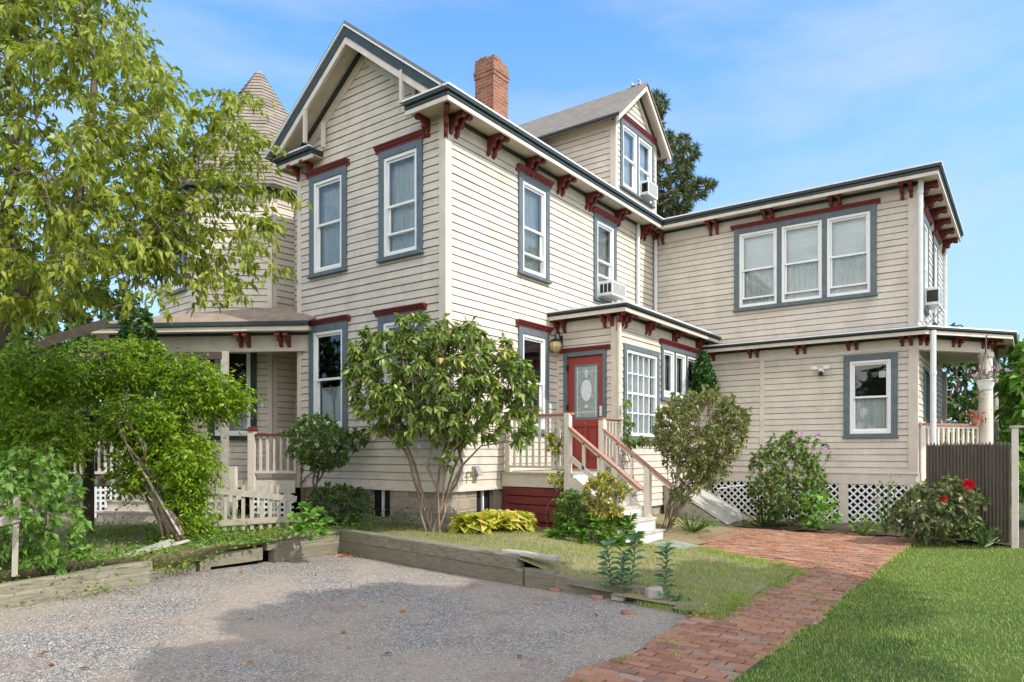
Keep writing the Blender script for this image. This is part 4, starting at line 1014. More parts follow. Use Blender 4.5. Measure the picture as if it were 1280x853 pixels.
# ------------------------------------------------------------------ plants
def unit(a): return a / np.maximum(1e-9, np.linalg.norm(a, axis=-1, keepdims=True))
def rnd(n): return unit(RNG.normal(size=(n, 3)))
def mesh_np(name, V, F, m, parent=None, smooth=False):
    """V (n,3), F (k,3 or 4)"""
    me = bpy.data.meshes.new(name); k = F.shape[1]
    me.vertices.add(len(V)); me.vertices.foreach_set('co', np.ascontiguousarray(V, dtype=np.float32).ravel())
    me.loops.add(F.size); me.loops.foreach_set('vertex_index', np.ascontiguousarray(F, dtype=np.int32).ravel())
    me.polygons.add(len(F)); me.polygons.foreach_set('loop_start', np.arange(0, F.size, k, dtype=np.int32))
    me.polygons.foreach_set('loop_total', np.full(len(F), k, dtype=np.int32))
    me.update(calc_edges=True); me.materials.append(M[m] if isinstance(m, str) else m)
    if smooth: me.polygons.foreach_set('use_smooth', [True] * len(F))
    o = bpy.data.objects.new(name, me); COL.objects.link(o)
    if parent is not None: o.parent = parent; o.matrix_parent_inverse = PW(parent).inverted()
    return o
def leaves(name, p, d, L, W, m, parent, fold=.22, droop=.2, upb=.9, jit=.35):
    """p bases, d directions; a folded, bent blade per row"""
    n = len(p); d = unit(d); L = np.broadcast_to(L, n)[:, None] * RNG.uniform(1 - jit, 1 + jit, (n, 1)); W = np.broadcast_to(W, n)[:, None] * RNG.uniform(1 - jit, 1 + jit, (n, 1))
    up = unit(np.array([0, 0, 1.]) * upb + RNG.normal(size=(n, 3)) * .55)
    s = unit(np.cross(d, up)); nn = unit(np.cross(s, d)); z = np.array([0, 0, -1.])
    mid = p + d * L * .45 + z * L * droop * .18; tip = p + d * L + z * L * droop
    a = mid + s * W * .5 + nn * W * fold; b = mid - s * W * .5 + nn * W * fold
    V = np.stack([p, a, mid, b, tip], 1).reshape(-1, 3); i = np.arange(n)[:, None, None] * 5
    F = (i + np.array([[0, 1, 2], [0, 2, 3], [2, 1, 4], [3, 2, 4]])[None]).reshape(-1, 3)
    return mesh_np(name, V, F, m, parent)
def grow(trunk, targets, jit=.06, sag=.0, bias=.25, steps=2):
    """join every target to the nearest point of the growing skeleton"""
    nodes = [np.array(p, float) for p in trunk]; par = [i - 1 for i in range(len(trunk))]; plen = [0.0]
    for i in range(1, len(nodes)): plen.append(plen[-1] + np.linalg.norm(nodes[i] - nodes[i - 1]))
    T = np.array(targets); order = np.argsort(np.min(np.linalg.norm(T[:, None] - np.array(nodes)[None], axis=2), axis=1)); ends = []
    A = np.zeros((len(nodes) + (steps + 1) * len(T) + 5, 3)); A[:len(nodes)] = nodes; PL = np.zeros(len(A)); PL[:len(nodes)] = plen; k = len(nodes)
    lo = max(1, len(trunk) // 3)
    for ti in order:
        q = T[ti]; c = np.linalg.norm(A[lo:k] - q, axis=1) + bias * PL[lo:k]; b = int(np.argmin(c)) + lo; a = A[b].copy(); prev = b; Ld = np.linalg.norm(q - a)
        for s in range(1, steps + 1):
            f = s / (steps + 1); m_ = a + (q - a) * f + RNG.normal(size=3) * jit * Ld + np.array([0, 0, 1]) * Ld * .35 * f * (1 - f) * (1 if sag >= 0 else -1)
            A[k] = m_; PL[k] = PL[prev] + Ld / (steps + 1); par.append(prev); prev = k; k += 1
        A[k] = q; PL[k] = PL[prev] + Ld / (steps + 1); par.append(prev); ends.append(k); k += 1
    return A[:k].copy(), np.array(par), np.array(ends)
def limbs(name, nodes, par, r0, m, parent, rt=.004, ex=.42, sides=5, rbase=None):
    k = len(nodes); cnt = np.zeros(k); ch = np.zeros(k, int)
    for i in range(k):
        if par[i] >= 0: ch[par[i]] += 1
    cnt[ch == 0] = 1
    for i in range(k - 1, 0, -1): cnt[par[i]] += cnt[i]
    rad = np.maximum(rt, r0 * (cnt / cnt.max()) ** ex)
    ia = np.arange(1, k); ia = ia[par[1:] >= 0]; ib = par[ia]
    p, q = nodes[ib], nodes[ia]; d = unit(q - p + 1e-9); ref = np.array([.31, .22, .92]); s = unit(np.cross(d, ref)); u = np.cross(d, s)
    th = np.arange(sides) * 2 * np.pi / sides
    ring = np.cos(th)[None, :, None] * s[:, None] + np.sin(th)[None, :, None] * u[:, None]
    ra = np.minimum(rad[ib], rad[ia] * 1.6)
    V = np.concatenate([p[:, None] + ring * ra[:, None, None], q[:, None] + ring * rad[ia][:, None, None]], 1).reshape(-1, 3)
    i = np.arange(len(ia))[:, None, None] * 2 * sides; j = np.arange(sides); jj = (j + 1) % sides
    F = (i + np.stack([j, jj, jj + sides, j + sides], 1)[None]).reshape(-1, 4)
    return mesh_np(name, V, F, m, parent, smooth=True)
def inpoly(x, y, poly):
    c = np.zeros(len(x), bool); n = len(poly)
    for i in range(n):
        x0, y0 = poly[i]; x1, y1 = poly[(i + 1) % n]
        if y0 != y1: c ^= ((y0 > y) != (y1 > y)) & (x < (x1 - x0) * (y - y0) / (y1 - y0) + x0)
    return c
def Pn(px, py, t):
    s = (px - 640) / 887.0
    return np.stack([CAM[0] + t * (FX + s * RX), CAM[1] + t * (FY + s * RY), CAM[2] + t * (566 - py) / 887.0], 1)
def cloud(poly, n, t0, t1, thick=True, minz=None, gap=0.0, seed=0):
    """n points filling the outline (photo pixels at mid depth) with real depth; thinner towards the edges"""
    poly = np.array(poly, float); lo, hi = poly.min(0), poly.max(0); res = []
    c = poly.mean(0); got = 0
    while got < n:
        x = RNG.uniform(lo[0], hi[0], 4 * n); y = RNG.uniform(lo[1], hi[1], 4 * n); ok = inpoly(x, y, poly)
        if gap:
            g = np.sin(x * .045 + seed) * np.sin(y * .052 + seed * 2.1) + .5 * np.sin(x * .11 + y * .07 + seed); ok &= g > -1.5 + gap * 1.5
        x, y = x[ok], y[ok]; r = np.clip(np.linalg.norm((np.stack([x, y], 1) - c) / ((hi - lo) / 2), axis=1), 0, 1)
        h = np.sqrt(np.clip(1 - r ** 2, .04, 1)) if thick else np.ones(len(x))
        t = (t0 + t1) / 2 + (t1 - t0) / 2 * h * RNG.uniform(-1, 1, len(x))
        p = Pn(x, y, t)
        if minz is not None: p = p[p[:, 2] > minz]
        res.append(p); got += len(p)
    return np.concatenate(res)[:n]
def outside(p, m=.06):
    """keep clear of the walls"""
    x, y = p[:, 0], p[:, 1]
    bad = ((x > GXL - m) & (x < m) & (y > -m)) | ((x > -m) & (x < 1.3 + m) & (y > 3.2 - m)) | ((y > 7.5 - m) & (x > 0) & (x < XW + m)) | ((x > 0) & (x < 1.44) & (y > 1.38) & (y < 3.2) & (p[:, 2] < 1.2))
    return p[~bad]
def twigs(ends_p, base_p, k, spread, along=(.35, 1.1)):
    """leaf bases and directions round each twig"""
    n = len(ends_p); f = RNG.uniform(along[0], along[1], (n, k, 1)); tw = unit(ends_p - base_p)
    p = base_p[:, None] + (ends_p - base_p)[:, None] * f
    d = tw[:, None] * .55 + RNG.normal(size=(n, k, 3)) * spread
    return (p + RNG.normal(size=p.shape) * .012).reshape(-1, 3), d.reshape(-1, 3)
DENS = 1.7
def plant(name, label, cat, root, targets, k, L, W, lm, bm='bark', r0=.05, spread=.6, down=.2, droop=.2, fold=.22, stems=1, group=None, parts=('branches', 'foliage'), jit=.08, bias=.25, steps=2, along=(.3, 1.1), twl=None, stem_h=.4, upb=.9, rt=.004, clear=True, ex=.42):
    root = np.array(root, float); t = thing(name, label, cat, tuple(root), group); T = outside(np.array(targets)) if clear else np.array(targets)
    bN, bP, eN = [], [], []; c = T.mean(0); a = np.arctan2(T[:, 1] - root[1], T[:, 0] - root[0]); off = 0
    gsel = (np.argsort(np.argsort(a + RNG.normal(size=len(a)) * .25)) * stems // len(a)).clip(0, stems - 1)
    BP, EP = [], []
    for s in range(stems):
        Ts = T[gsel == s]
        if not len(Ts): continue
        cs = Ts.mean(0); r_ = root + np.array([*(RNG.normal(size=2) * .06 * (stems > 1)), -.05]); top = r_ + (cs - r_) * stem_h * RNG.uniform(.85, 1.15)
        tr = [r_ + (top - r_) * f + RNG.normal(size=3) * .03 * (0 < f < 1) + np.array([0, 0, .12 * f * (1 - f)]) for f in (0, .25, .5, .75, 1)]
        nodes, par, ends = grow(tr, Ts, jit, 0, bias, steps)
        bN.append(nodes); bP.append(np.where(par >= 0, par + off, -1)); off += len(nodes)
        BP.append(nodes[par[ends]]); EP.append(nodes[ends])
    nodes = np.concatenate(bN); par = np.concatenate(bP)
    limbs(parts[0], nodes, par, r0, bm, t, rt=rt, ex=ex)
    BP, EP = np.concatenate(BP), np.concatenate(EP)
    if twl:                                            # limit how far back from the tip leaves start
        d = EP - BP; ln = np.linalg.norm(d, axis=1, keepdims=True); BP = EP - d / np.maximum(ln, 1e-6) * np.minimum(ln, twl)
    p, d = twigs(EP, BP, int(k * (DENS if cat != 'tree' else 1.2)), spread, along); d = unit(d); d[:, 2] -= down
    if isinstance(lm, str): leaves(parts[1], p, d, L, W, lm, t, fold, droop, upb)
    else:
        pick = RNG.random(len(p)); acc = 0
        for nm, m_, frac in lm:
            s = (pick >= acc) & (pick < acc + frac); acc += frac
            leaves(nm, p[s], d[s], L, W, m_, t, fold, droop, upb)
    return t

G = lambda *c: [tuple(x) for x in c]
M['lf_cherry'] = leafmat('leaf_cherry', G((.15, .195, .022), (.21, .25, .03), (.27, .30, .04), (.17, .22, .03), (.33, .33, .055)), .42, .4)
M['lf_wist'] = leafmat('leaf_wisteria', G((.12, .225, .010), (.18, .295, .014), (.25, .345, .02), (.075, .15, .009), (.30, .365, .026), (.05, .105, .008)), .38, .4)
M['lf_dark'] = leafmat('leaf_dark_green', G((.028, .065, .012), (.04, .09, .018), (.055, .115, .022), (.08, .14, .03)), .25, .38)
M['lf_ivy'] = leafmat('leaf_ivy', G((.025, .075, .012), (.04, .105, .018), (.03, .085, .02)), .22, .35)
M['lf_mulb'] = leafmat('leaf_light_green', G((.10, .20, .03), (.14, .25, .045), (.18, .30, .06), (.08, .16, .025)), .38, .45)
M['lf_lilac'] = leafmat('leaf_lilac', G((.10, .155, .03), (.14, .205, .045), (.18, .25, .055), (.085, .135, .028), (.23, .28, .065)), .28, .35)
M['lf_autumn'] = leafmat('leaf_turning', G((.40, .36, .04), (.46, .20, .06), (.42, .42, .06), (.5, .28, .14)), .35, .5)
M['lf_drytwig'] = leafmat('leaf_dry', G((.25, .19, .10), (.2, .14, .07)), .2, .6)
M['lf_hosta'] = leafmat('leaf_hosta', G((.36, .38, .05), (.48, .46, .06), (.3, .36, .05), (.52, .48, .09), (.5, .36, .12)), .3, .5)
M['lf_shrub'] = leafmat('leaf_shrub_mid', G((.045, .115, .015), (.07, .16, .02), (.10, .2, .03), (.16, .24, .035)), .3, .35)
M['lf_yel'] = leafmat('leaf_yellow_green', G((.2, .25, .03), (.27, .28, .04), (.15, .22, .03), (.33, .28, .06)), .35, .45)
M['lf_olive'] = leafmat('leaf_olive', G((.11, .145, .042), (.15, .19, .055), (.20, .23, .07), (.085, .115, .034), (.25, .23, .10)), .25, .35)
M['lf_milk'] = leafmat('leaf_milkweed', G((.08, .155, .075), (.105, .19, .095), (.065, .13, .065)), .2, .5)
M['lf_hib'] = leafmat('leaf_hibiscus', G((.06, .10, .033), (.095, .14, .045), (.17, .19, .085), (.26, .21, .11), (.08, .13, .035)), .25, .35)
M['lf_broad'] = leafmat('leaf_broad', G((.09, .2, .03), (.13, .25, .04), (.17, .29, .06)), .3, .35)
M['lf_tree'] = leafmat('leaf_far_tree', G((.03, .07, .014), (.045, .1, .02), (.065, .13, .028), (.09, .16, .035)), .25, .45)
M['lf_pine'] = leafmat('pine_needles', G((.055, .085, .026), (.08, .11, .034), (.11, .135, .045), (.04, .065, .02)), .12, .5)
M['grass_lawn'] = leafmat('grass_blades', G((.14, .22, .025), (.19, .28, .035), (.25, .33, .055), (.16, .24, .03), (.33, .36, .10), (.18, .27, .03), (.40, .37, .17)), .3, .5)
M['grass_dry'] = leafmat('dry_grass_blades', G((.2, .2, .06), (.27, .25, .10), (.14, .18, .045), (.33, .29, .15), (.12, .18, .04)), .3, .6)
M['petal_red'] = leafmat('red_petal', G((.55, .008, .02), (.48, .006, .02)), .3, .5, (1.1, .6, .6))
M['petal_mauve'] = leafmat('mauve_petal', G((.42, .16, .42), (.55, .28, .5), (.62, .55, .62)), .3, .5, (1, .9, 1))
M['petal_pink'] = leafmat('pink_petal', G((.55, .14, .17), (.6, .24, .24), (.42, .1, .12)), .3, .5, (1, .8, .8))

# --- the tree leaning in from the left
def tree_left():
    t = thing('garden_tree', 'large light green tree with drooping leaves leaning in from the left edge over the arbor', 'tree', (-2.3, -5.6, .2))
    trunk = [P(-90, 640, 7.9), P(-60, 540, 7.9), P(-28, 460, 7.9), P(-6, 410, 7.9), P(25, 364, 7.9), P(62, 330, 7.85), P(92, 270, 7.8), P(112, 190, 7.8), P(118, 100, 7.8)]
    dense = [(-260, -160), (60, -190), (165, -60), (150, 10), (178, 30), (185, 62), (205, 75), (222, 105), (215, 135), (180, 160), (180, 215), (190, 250), (212, 290), (205, 340), (175, 368), (120, 372), (70, 390), (-40, 400), (-260, 380)]
    T = [cloud(dense, 1050, 6.4, 9.6, gap=.3, seed=2)]
    sparse = [(150, 180), (215, 160), (245, 135), (285, 115), (318, 108), (330, 130), (292, 160), (330, 165), (345, 195), (290, 220), (360, 222), (370, 235), (350, 262), (330, 300), (312, 300), (365, 320), (330, 335), (312, 355), (270, 365), (215, 355), (165, 330)]
    T.append(cloud(sparse, 105, 7.2, 8.8, gap=.4, seed=5))
    T = np.concatenate(T); lims = [P(-14, 370, 7.9), P(-6, 260, 7.8), P(0, 130, 7.7), P(20, 30, 7.7), P(110, 310, 8.0), P(165, 285, 8.05), P(225, 270, 8.1), P(262, 285, 8.1)]
    nodes, par, ends = grow([np.array(p) for p in trunk], np.concatenate([np.array(lims), T]), .07, 0, .18, 2)
    limbs('trunk', nodes, par, .13, 'bark', t, rt=.004, ex=.66, sides=6)
    EP, BP = nodes[ends], nodes[par[ends]]; d = EP - BP; ln = np.linalg.norm(d, axis=1, keepdims=True); BP = EP - d / np.maximum(ln, 1e-6) * np.clip(ln, .22, .42)
    # side sprigs, each with a row of hanging leaves
    n = len(EP); K = 5
    sb = np.repeat(EP, K, 0) + RNG.normal(size=(n * K, 3)) * .03; sdv = unit(RNG.normal(size=(n * K, 3)) * np.array([1, 1, .45]) + np.repeat(unit(EP - BP), K, 0) * .7)
    se = sb + sdv * RNG.uniform(.16, .34, (n * K, 1)) - np.array([0, 0, .05])
    V = np.stack([sb + np.array([0, 0, .003]), sb - np.array([0, 0, .003]), se], 1).reshape(-1, 3); mesh_np('twigs', V, np.arange(len(V)).reshape(-1, 3), 'bark', t)
    p, dd = twigs(se, sb, 8, .55, (.1, 1.08)); dd = unit(dd); dd[:, 2] -= .6
    leaves('crown', p, dd, .097, .046, 'lf_cherry', t, .25, .22)
tree_left()

# --- wisteria over the broken arbor
def arbor():
    a = thing('garden_arbor', 'weathered arbor of dark posts and a roof beam buried under the vine', 'arbor', (-4, -2.6, .3))
    for px, y0, y1, t_, w in ((111, 640, 520, 11.2, .13), (281, 606, 440, 11.6, .12), (255, 650, 560, 11.9, .1)):
        q = P(px, y0, t_); q.z = .25; r_ = P(px, y1, t_); mb = MB(); mb.beam(q, r_, w, w, (.6, .8, 0)); mb.build('post', 'darkwood' if px == 111 else 'greywood', a, bevel=.004)
    mb = MB(); mb.beam(P(40, 433, 10.8), P(132, 404, 11.6), .16, .14); mb.beam(P(20, 445, 10.2), P(281, 445, 11.6), .1, .12); mb.build('beam', 'darkwood', a)
    v = thing('wisteria_vine', 'bright green wisteria vine heaped over the arbor with twisted bare trunks below', 'vine', tuple(P(215, 690, 9.9)))
    root = P(218, 660, 10.0); root.z = .3
    tr = [root, P(205, 620, 10.05), P(188, 585, 10.1), P(172, 545, 10.15), P(160, 505, 10.2)]
    poly = [(-40, 440), (10, 432), (60, 440), (100, 432), (150, 428), (200, 430), (235, 445), (262, 462), (290, 485), (304, 494), (285, 512), (268, 520), (250, 508), (238, 545), (262, 575), (255, 602), (222, 600), (200, 585), (180, 600), (160, 560), (140, 545), (112, 550), (85, 575), (50, 590), (-40, 610)]
    lobes = [([(-50, 470), (-20, 440), (40, 432), (90, 440), (105, 470), (70, 500), (0, 505)], 260, 9.6, 11.0), ([(80, 470), (110, 432), (150, 425), (195, 430), (205, 460), (170, 490), (110, 495)], 260, 10.2, 11.8),
             ([(190, 462), (225, 445), (262, 460), (290, 482), (310, 492), (290, 515), (258, 512), (215, 500)], 250, 9.9, 11.2), ([(120, 530), (150, 500), (200, 505), (235, 515), (215, 545), (160, 555)], 210, 9.6, 10.9),
             ([(200, 545), (240, 535), (258, 558), (258, 586), (240, 602), (212, 612), (188, 590)], 230, 9.5, 10.6), ([(-50, 530), (20, 505), (80, 510), (108, 535), (90, 575), (40, 600), (-50, 610)], 320, 9.0, 10.6),
             ([(222, 598), (244, 600), (248, 635), (250, 668), (234, 664), (226, 630)], 80, 9.7, 10.3), ([(150, 580), (172, 545), (198, 552), (190, 600), (165, 612)], 70, 9.7, 10.3)]
    T = np.concatenate([cloud(p_, n_, a_, b_, gap=.1, seed=k_) for k_, (p_, n_, a_, b_) in enumerate(lobes)])
    nodes, par, ends = grow([np.array(p) for p in tr], T, .12, 0, .1, 2)
    limbs('branches', nodes, par, .03, 'bark', v, rt=.003, ex=.5)
    mb = MB(); rr = random.Random(8)
    for k in range(13):
        x = rr.uniform(-14, 20); pts = []
        for f in np.linspace(0, 1, 9): pts.append(P(222 - 75 * f + x * (1 - f) + rr.uniform(-5, 5) + 8 * math.sin(5 * f + k), 668 - 150 * f, 9.95 + .25 * math.sin(k * 2.1 + 4 * f)))
        pts[0].z = .22; r_ = rr.uniform(.014, .04); mb.tube(pts, [r_ * (1 - .5 * f) for f in np.linspace(0, 1, 9)], 6)
    mb.build('twisted_stems', 'palebark', v, smooth=True)
    # compound leaves: each rachis carries pairs of leaflets
    n = 5; e = np.repeat(nodes[ends], n, 0); e = e + RNG.normal(size=e.shape) * .07
    dr = unit(RNG.normal(size=e.shape) * np.array([1, 1, .5])); dr[:, 2] -= .35; q = 8
    f = np.linspace(.15, 1, q); p = e[:, None] + dr[:, None] * (f[:, None] * .25)[None]; s = unit(np.cross(dr, [0, 0, 1.])); sg = np.where(np.arange(q) % 2, 1, -1)
    d = s[:, None] * sg[None, :, None] * .8 + dr[:, None] * .55 + RNG.normal(size=p.shape) * .25; d[:, :, 2] -= .25
    leaves('foliage', p.reshape(-1, 3), d.reshape(-1, 3), .068, .031, 'lf_wist', v, .15, .15)
arbor()
poly = [(148, 440), (150, 405), (156, 380), (168, 374), (182, 385), (190, 410), (200, 440), (195, 470), (155, 470)]
plant('climbing_ivy', 'dark green ivy climbing a column up to the left porch roof', 'climber', P(170, 600, 12.4), cloud(poly, 190, 12.1, 12.8), 9, .075, .05, 'lf_ivy', r0=.03, spread=.7, down=.35, clear=False)
poly = [(0, 570), (30, 560), (60, 562), (85, 575), (98, 600), (108, 630), (104, 665), (112, 690), (95, 712), (60, 722), (25, 715), (-15, 722), (-60, 730), (-60, 580)]
plant('leafy_shrub', 'bright light green broad leaved shrub behind the broken picket at the left edge', 'shrub', P(45, 725, 7.9), cloud(poly, 300, 7.0, 8.6, gap=.2, seed=1, minz=.25), 7, .085, .062, 'lf_mulb', r0=.025, spread=.7, down=.25, stems=5, droop=.25, clear=False, bias=.4)

# --- shrubs along the house
poly = [(432, 470), (440, 430), (455, 415), (485, 412), (505, 398), (530, 400), (550, 408), (575, 405), (592, 402), (615, 425), (640, 440), (660, 455), (670, 480), (662, 510), (668, 535), (655, 558), (640, 540), (622, 520), (598, 540), (572, 560), (548, 540), (520, 535), (500, 552), (478, 540), (462, 520), (445, 510), (436, 490)]
plant('lilac_bush', 'tall multi stemmed bush with drooping green leaves at the house corner', 'bush', (.12, -.36, .32), np.concatenate([cloud(poly, 480, 9.6, 11.1, gap=.25, seed=4), cloud([(428, 480), (440, 415), (500, 388), (560, 396), (600, 394), (668, 450), (674, 500), (660, 565), (600, 545), (560, 590), (520, 560), (470, 545)], 170, 9.6, 11.0, gap=.4, seed=8)]), 8, .125, .06,
      [('foliage', 'lf_lilac', .965), ('turning_leaves', 'lf_autumn', .035)], 'palebark', r0=.045, spread=.55, down=.65, stems=9, droop=.25, bias=.5, stem_h=.52, jit=.06, along=(.2, 1.1), twl=.3, rt=.005)
poly = [(350, 558), (354, 535), (362, 540), (375, 520), (398, 515), (418, 524), (430, 540), (455, 534), (464, 552), (445, 562), (430, 580), (412, 592), (395, 590), (375, 580)]
plant('boxwood_shrub', 'small dark green shrub with a loose rounded top beside the left porch rail', 'shrub', (-2.55, -.6, .33), cloud(poly, 420, 11.2, 12.2, gap=.35, seed=2), 10, .052, .03, [('foliage', 'lf_dark', .5), ('young_leaves', 'lf_shrub', .5)], r0=.03, spread=.7, down=0, stems=4, bias=.4, stem_h=.35)
poly = [(380, 640), (388, 612), (410, 605), (430, 606), (455, 612), (470, 632), (462, 650), (440, 656), (400, 655)]
plant('low_shrub', 'low dark green shrub at the foot of the small loose shrub', 'shrub', (-1.9, -.7, .32), cloud(poly, 210, 10.9, 11.9, minz=.3), 9, .06, .03, 'lf_dark', r0=.015, spread=.7, down=0, stems=5, bias=.5)
def rosette(name, label, cat, c, n, L, W, m, rise=.5, droop=.5, spread=1.0, z0=0.0, fold=.18, group=None, extra=None, part='foliage'):
    c = np.array(c, float); t = thing(name, label, cat, tuple(c), group); a = RNG.uniform(0, 2 * np.pi, n); el = RNG.uniform(.1, 1.0, n) * rise
    d = np.stack([np.cos(a) * spread, np.sin(a) * spread, el * 1.4], 1); p = c + np.stack([np.cos(a), np.sin(a), np.zeros(n)], 1) * RNG.uniform(0, .1, (n, 1)); p[:, 2] += RNG.uniform(0, z0, n)
    leaves(part, p, d, L, W, m, t, fold, droop); return t
t = thing('broadleaf_plant', 'clump of glossy broad green leaves spilling over the timber corner by the picket fence', 'plant', tuple(P(386, 668, 9.8)))
pp, dd = [], []
mb = MB()
for px, py, tt in ((368, 648, 9.75), (382, 634, 9.85), (398, 640, 9.8), (409, 652, 9.7), (378, 656, 9.6), (396, 660, 9.55), (388, 646, 9.65), (372, 664, 9.6), (404, 668, 9.6)):
    h = np.array(P(px, py, tt)); n = 15; q = np.arange(n) * 2.4 + RNG.uniform(0, 6); el = np.linspace(-.15, 1.3, n); pp.append(np.repeat([h], n, 0)); dd.append(np.stack([np.cos(q), np.sin(q), el], 1))
    mb.tube([P(387, 676, 9.75), Vector(h) - Vector((0, 0, .05)), Vector(h)], .007, 4)
leaves('foliage', np.concatenate(pp), np.concatenate(dd), .15, .085, 'lf_broad', t, .12, .3, 1.3, .25)
mb.build('stems', 'lf_broad', t)
# hosta row, six mounds running together
for k, (px, py, tt, s) in enumerate(((580, 655, 10.7, 1.0), (602, 656, 10.75, 1.05), (628, 655, 10.9, 1.1), (652, 655, 11.2, 1.0), (615, 640, 11.2, 1.0), (640, 640, 11.4, .95))):
    c = P(px, py, tt); c.z = gh(c.x, c.y) + .03
    lab = ['leftmost yellow hosta of the row beside the lilac stems', 'yellow hosta second from the left at the front of the row', 'yellow hosta third from the left at the front, largest of the row', 'yellow hosta at the right end of the row by the oxblood skirt', 'yellow hosta at the back of the row left of centre', 'yellow hosta at the back of the row near the dark cellar window'][k]
    rosette('hosta', lab, 'hosta', c, 120, .27 * s, .16 * s, 'lf_hosta', 1.3, .55, .8, .16, group='yellow hostas along the stoop')
poly = [(690, 648), (696, 622), (712, 612), (728, 618), (738, 640), (735, 662), (712, 672), (696, 665)]
plant('azalea_shrub', 'small dense green shrub against the oxblood skirt of the stoop', 'shrub', (1.35, .95, .2), cloud(poly, 170, 10.6, 11.3, minz=.2), 9, .06, .028, 'lf_shrub', r0=.015, spread=.8, down=-.1, stems=4, bias=.5, clear=False)
poly = [(735, 640), (728, 612), (742, 592), (758, 592), (775, 600), (790, 612), (780, 640), (765, 662), (745, 655)]
plant('spurge_shrub', 'leggy yellow green shrub with brown bare stems in front of the stoop steps', 'shrub', (1.95, .95, .17), cloud(poly, 150, 10.3, 10.9), 12, .06, .03, [('foliage', 'lf_yel', .75), ('dry_leaves', 'lf_autumn', .25)], 'palebark', r0=.02, spread=.9, down=-.1, stems=5, bias=.5, clear=False, twl=.1)
t = thing('green_spurge', 'row of low dark green whorled spurge rosettes in front of the steps', 'plant', (2.1, .75, .15)); pp, dd = [], []
for px, py, tt in ((712, 660, 10.3), (728, 668, 10.2), (745, 655, 10.4), (762, 664, 10.3), (776, 652, 10.5), (788, 650, 10.5), (752, 672, 10.15), (776, 676, 10.1), (796, 670, 10.2), (735, 648, 10.5), (700, 672, 10.3), (690, 668, 10.35), (762, 645, 10.5), (785, 662, 10.3)):
    c = np.array(P(px, py, tt)); n = 90; a = RNG.uniform(0, 6.28, n); h = RNG.uniform(-.13, .06, n); q = np.stack([np.cos(a), np.sin(a), RNG.uniform(-.2, .8, n)], 1); pp.append(c + np.stack([0 * a, 0 * a, h], 1)); dd.append(q)
leaves('foliage', np.concatenate(pp), np.concatenate(dd), .125, .042, 'lf_shrub', t, .15, .15)
mb = MB()
for p in pp: q = Vector(p.mean(0)); mb.tube([(2.15, .78, .08), (q.x * .7 + 2.15 * .3, q.y * .7 + .78 * .3, .14), q], .008, 5)
mb.build('stems', 'palebark', t)
# milkweed stems
for k, (px, py, top, tt) in enumerate(((764, 724, 682, 7.35), (788, 730, 670, 7.4), (776, 734, 692, 7.25), (831, 737, 684, 7.3))):
    b = P(px, py, tt); b.z = gh(b.x, b.y); e = P(px + (-6, 6, 4, 2)[k], top, tt); lab = ['milkweed stem leaning left, leftmost of the group on the dry grass', 'tallest milkweed stem of the group by the garden edging', 'shortest milkweed stem, in front of the tallest one', 'milkweed stem standing alone by the concrete lump'][k]
    t = thing('milkweed', lab, 'milkweed', b, 'milkweed stems in the dry grass'); mb = MB(); mb.tube([b, b.lerp(e, .5) + Vector((.01, .01, 0)), e], [.008, .006, .004], 5); mb.build('stem', 'lf_milk', t)
    pp, dd = [], []; n = 17
    for j in range(n):
        f = .1 + .9 * j / (n - 1); c = np.array(b.lerp(e, f)); a = 1.57 * j + .4 + random.uniform(-.3, .3)
        for s in (0, math.pi): pp.append(c); dd.append((math.cos(a + s), math.sin(a + s), .45 + 1.1 * max(0, f - .5)))
    leaves('foliage', np.array(pp), np.array(dd), .14, .065, 'lf_milk', t, .15, .3, 1.3, .3)
t = thing('low_weed', 'low grey green weed sprawling over the concrete lump', 'weed', tuple(P(845, 760, 7.1)))
c = cloud([(818, 752), (830, 742), (850, 745), (872, 755), (868, 766), (840, 764)], 70, 6.9, 7.4, False, minz=.03); leaves('foliage', c, rnd(70) * np.array([1, 1, .4]) + np.array([0, 0, .3]), .07, .04, 'lf_milk', t)
# round bush on bare stems right of the steps
poly = [(818, 545), (822, 515), (840, 498), (865, 490), (895, 490), (920, 500), (935, 520), (932, 548), (918, 570), (900, 590), (880, 605), (862, 600), (848, 580), (832, 572)]
plant('round_bush', 'big rounded olive green bush on many bare stems beside the stoop steps', 'bush', (2.0, 3.75, .1), np.concatenate([cloud(poly, 640, 11.0, 12.7, gap=.3, seed=3), cloud([(812, 560), (822, 510), (850, 484), (905, 482), (938, 512), (936, 550), (915, 590), (880, 625), (845, 640), (835, 600)], 260, 11.1, 12.5, gap=.4, seed=9)]), 9, .068, .032, [('foliage', 'lf_olive', .93), ('dry_twig_leaves', 'lf_drytwig', .07)], 'palebark', r0=.026, spread=.75, down=0, stems=16, bias=.6, stem_h=.62, jit=.05, clear=True, rt=.0045)
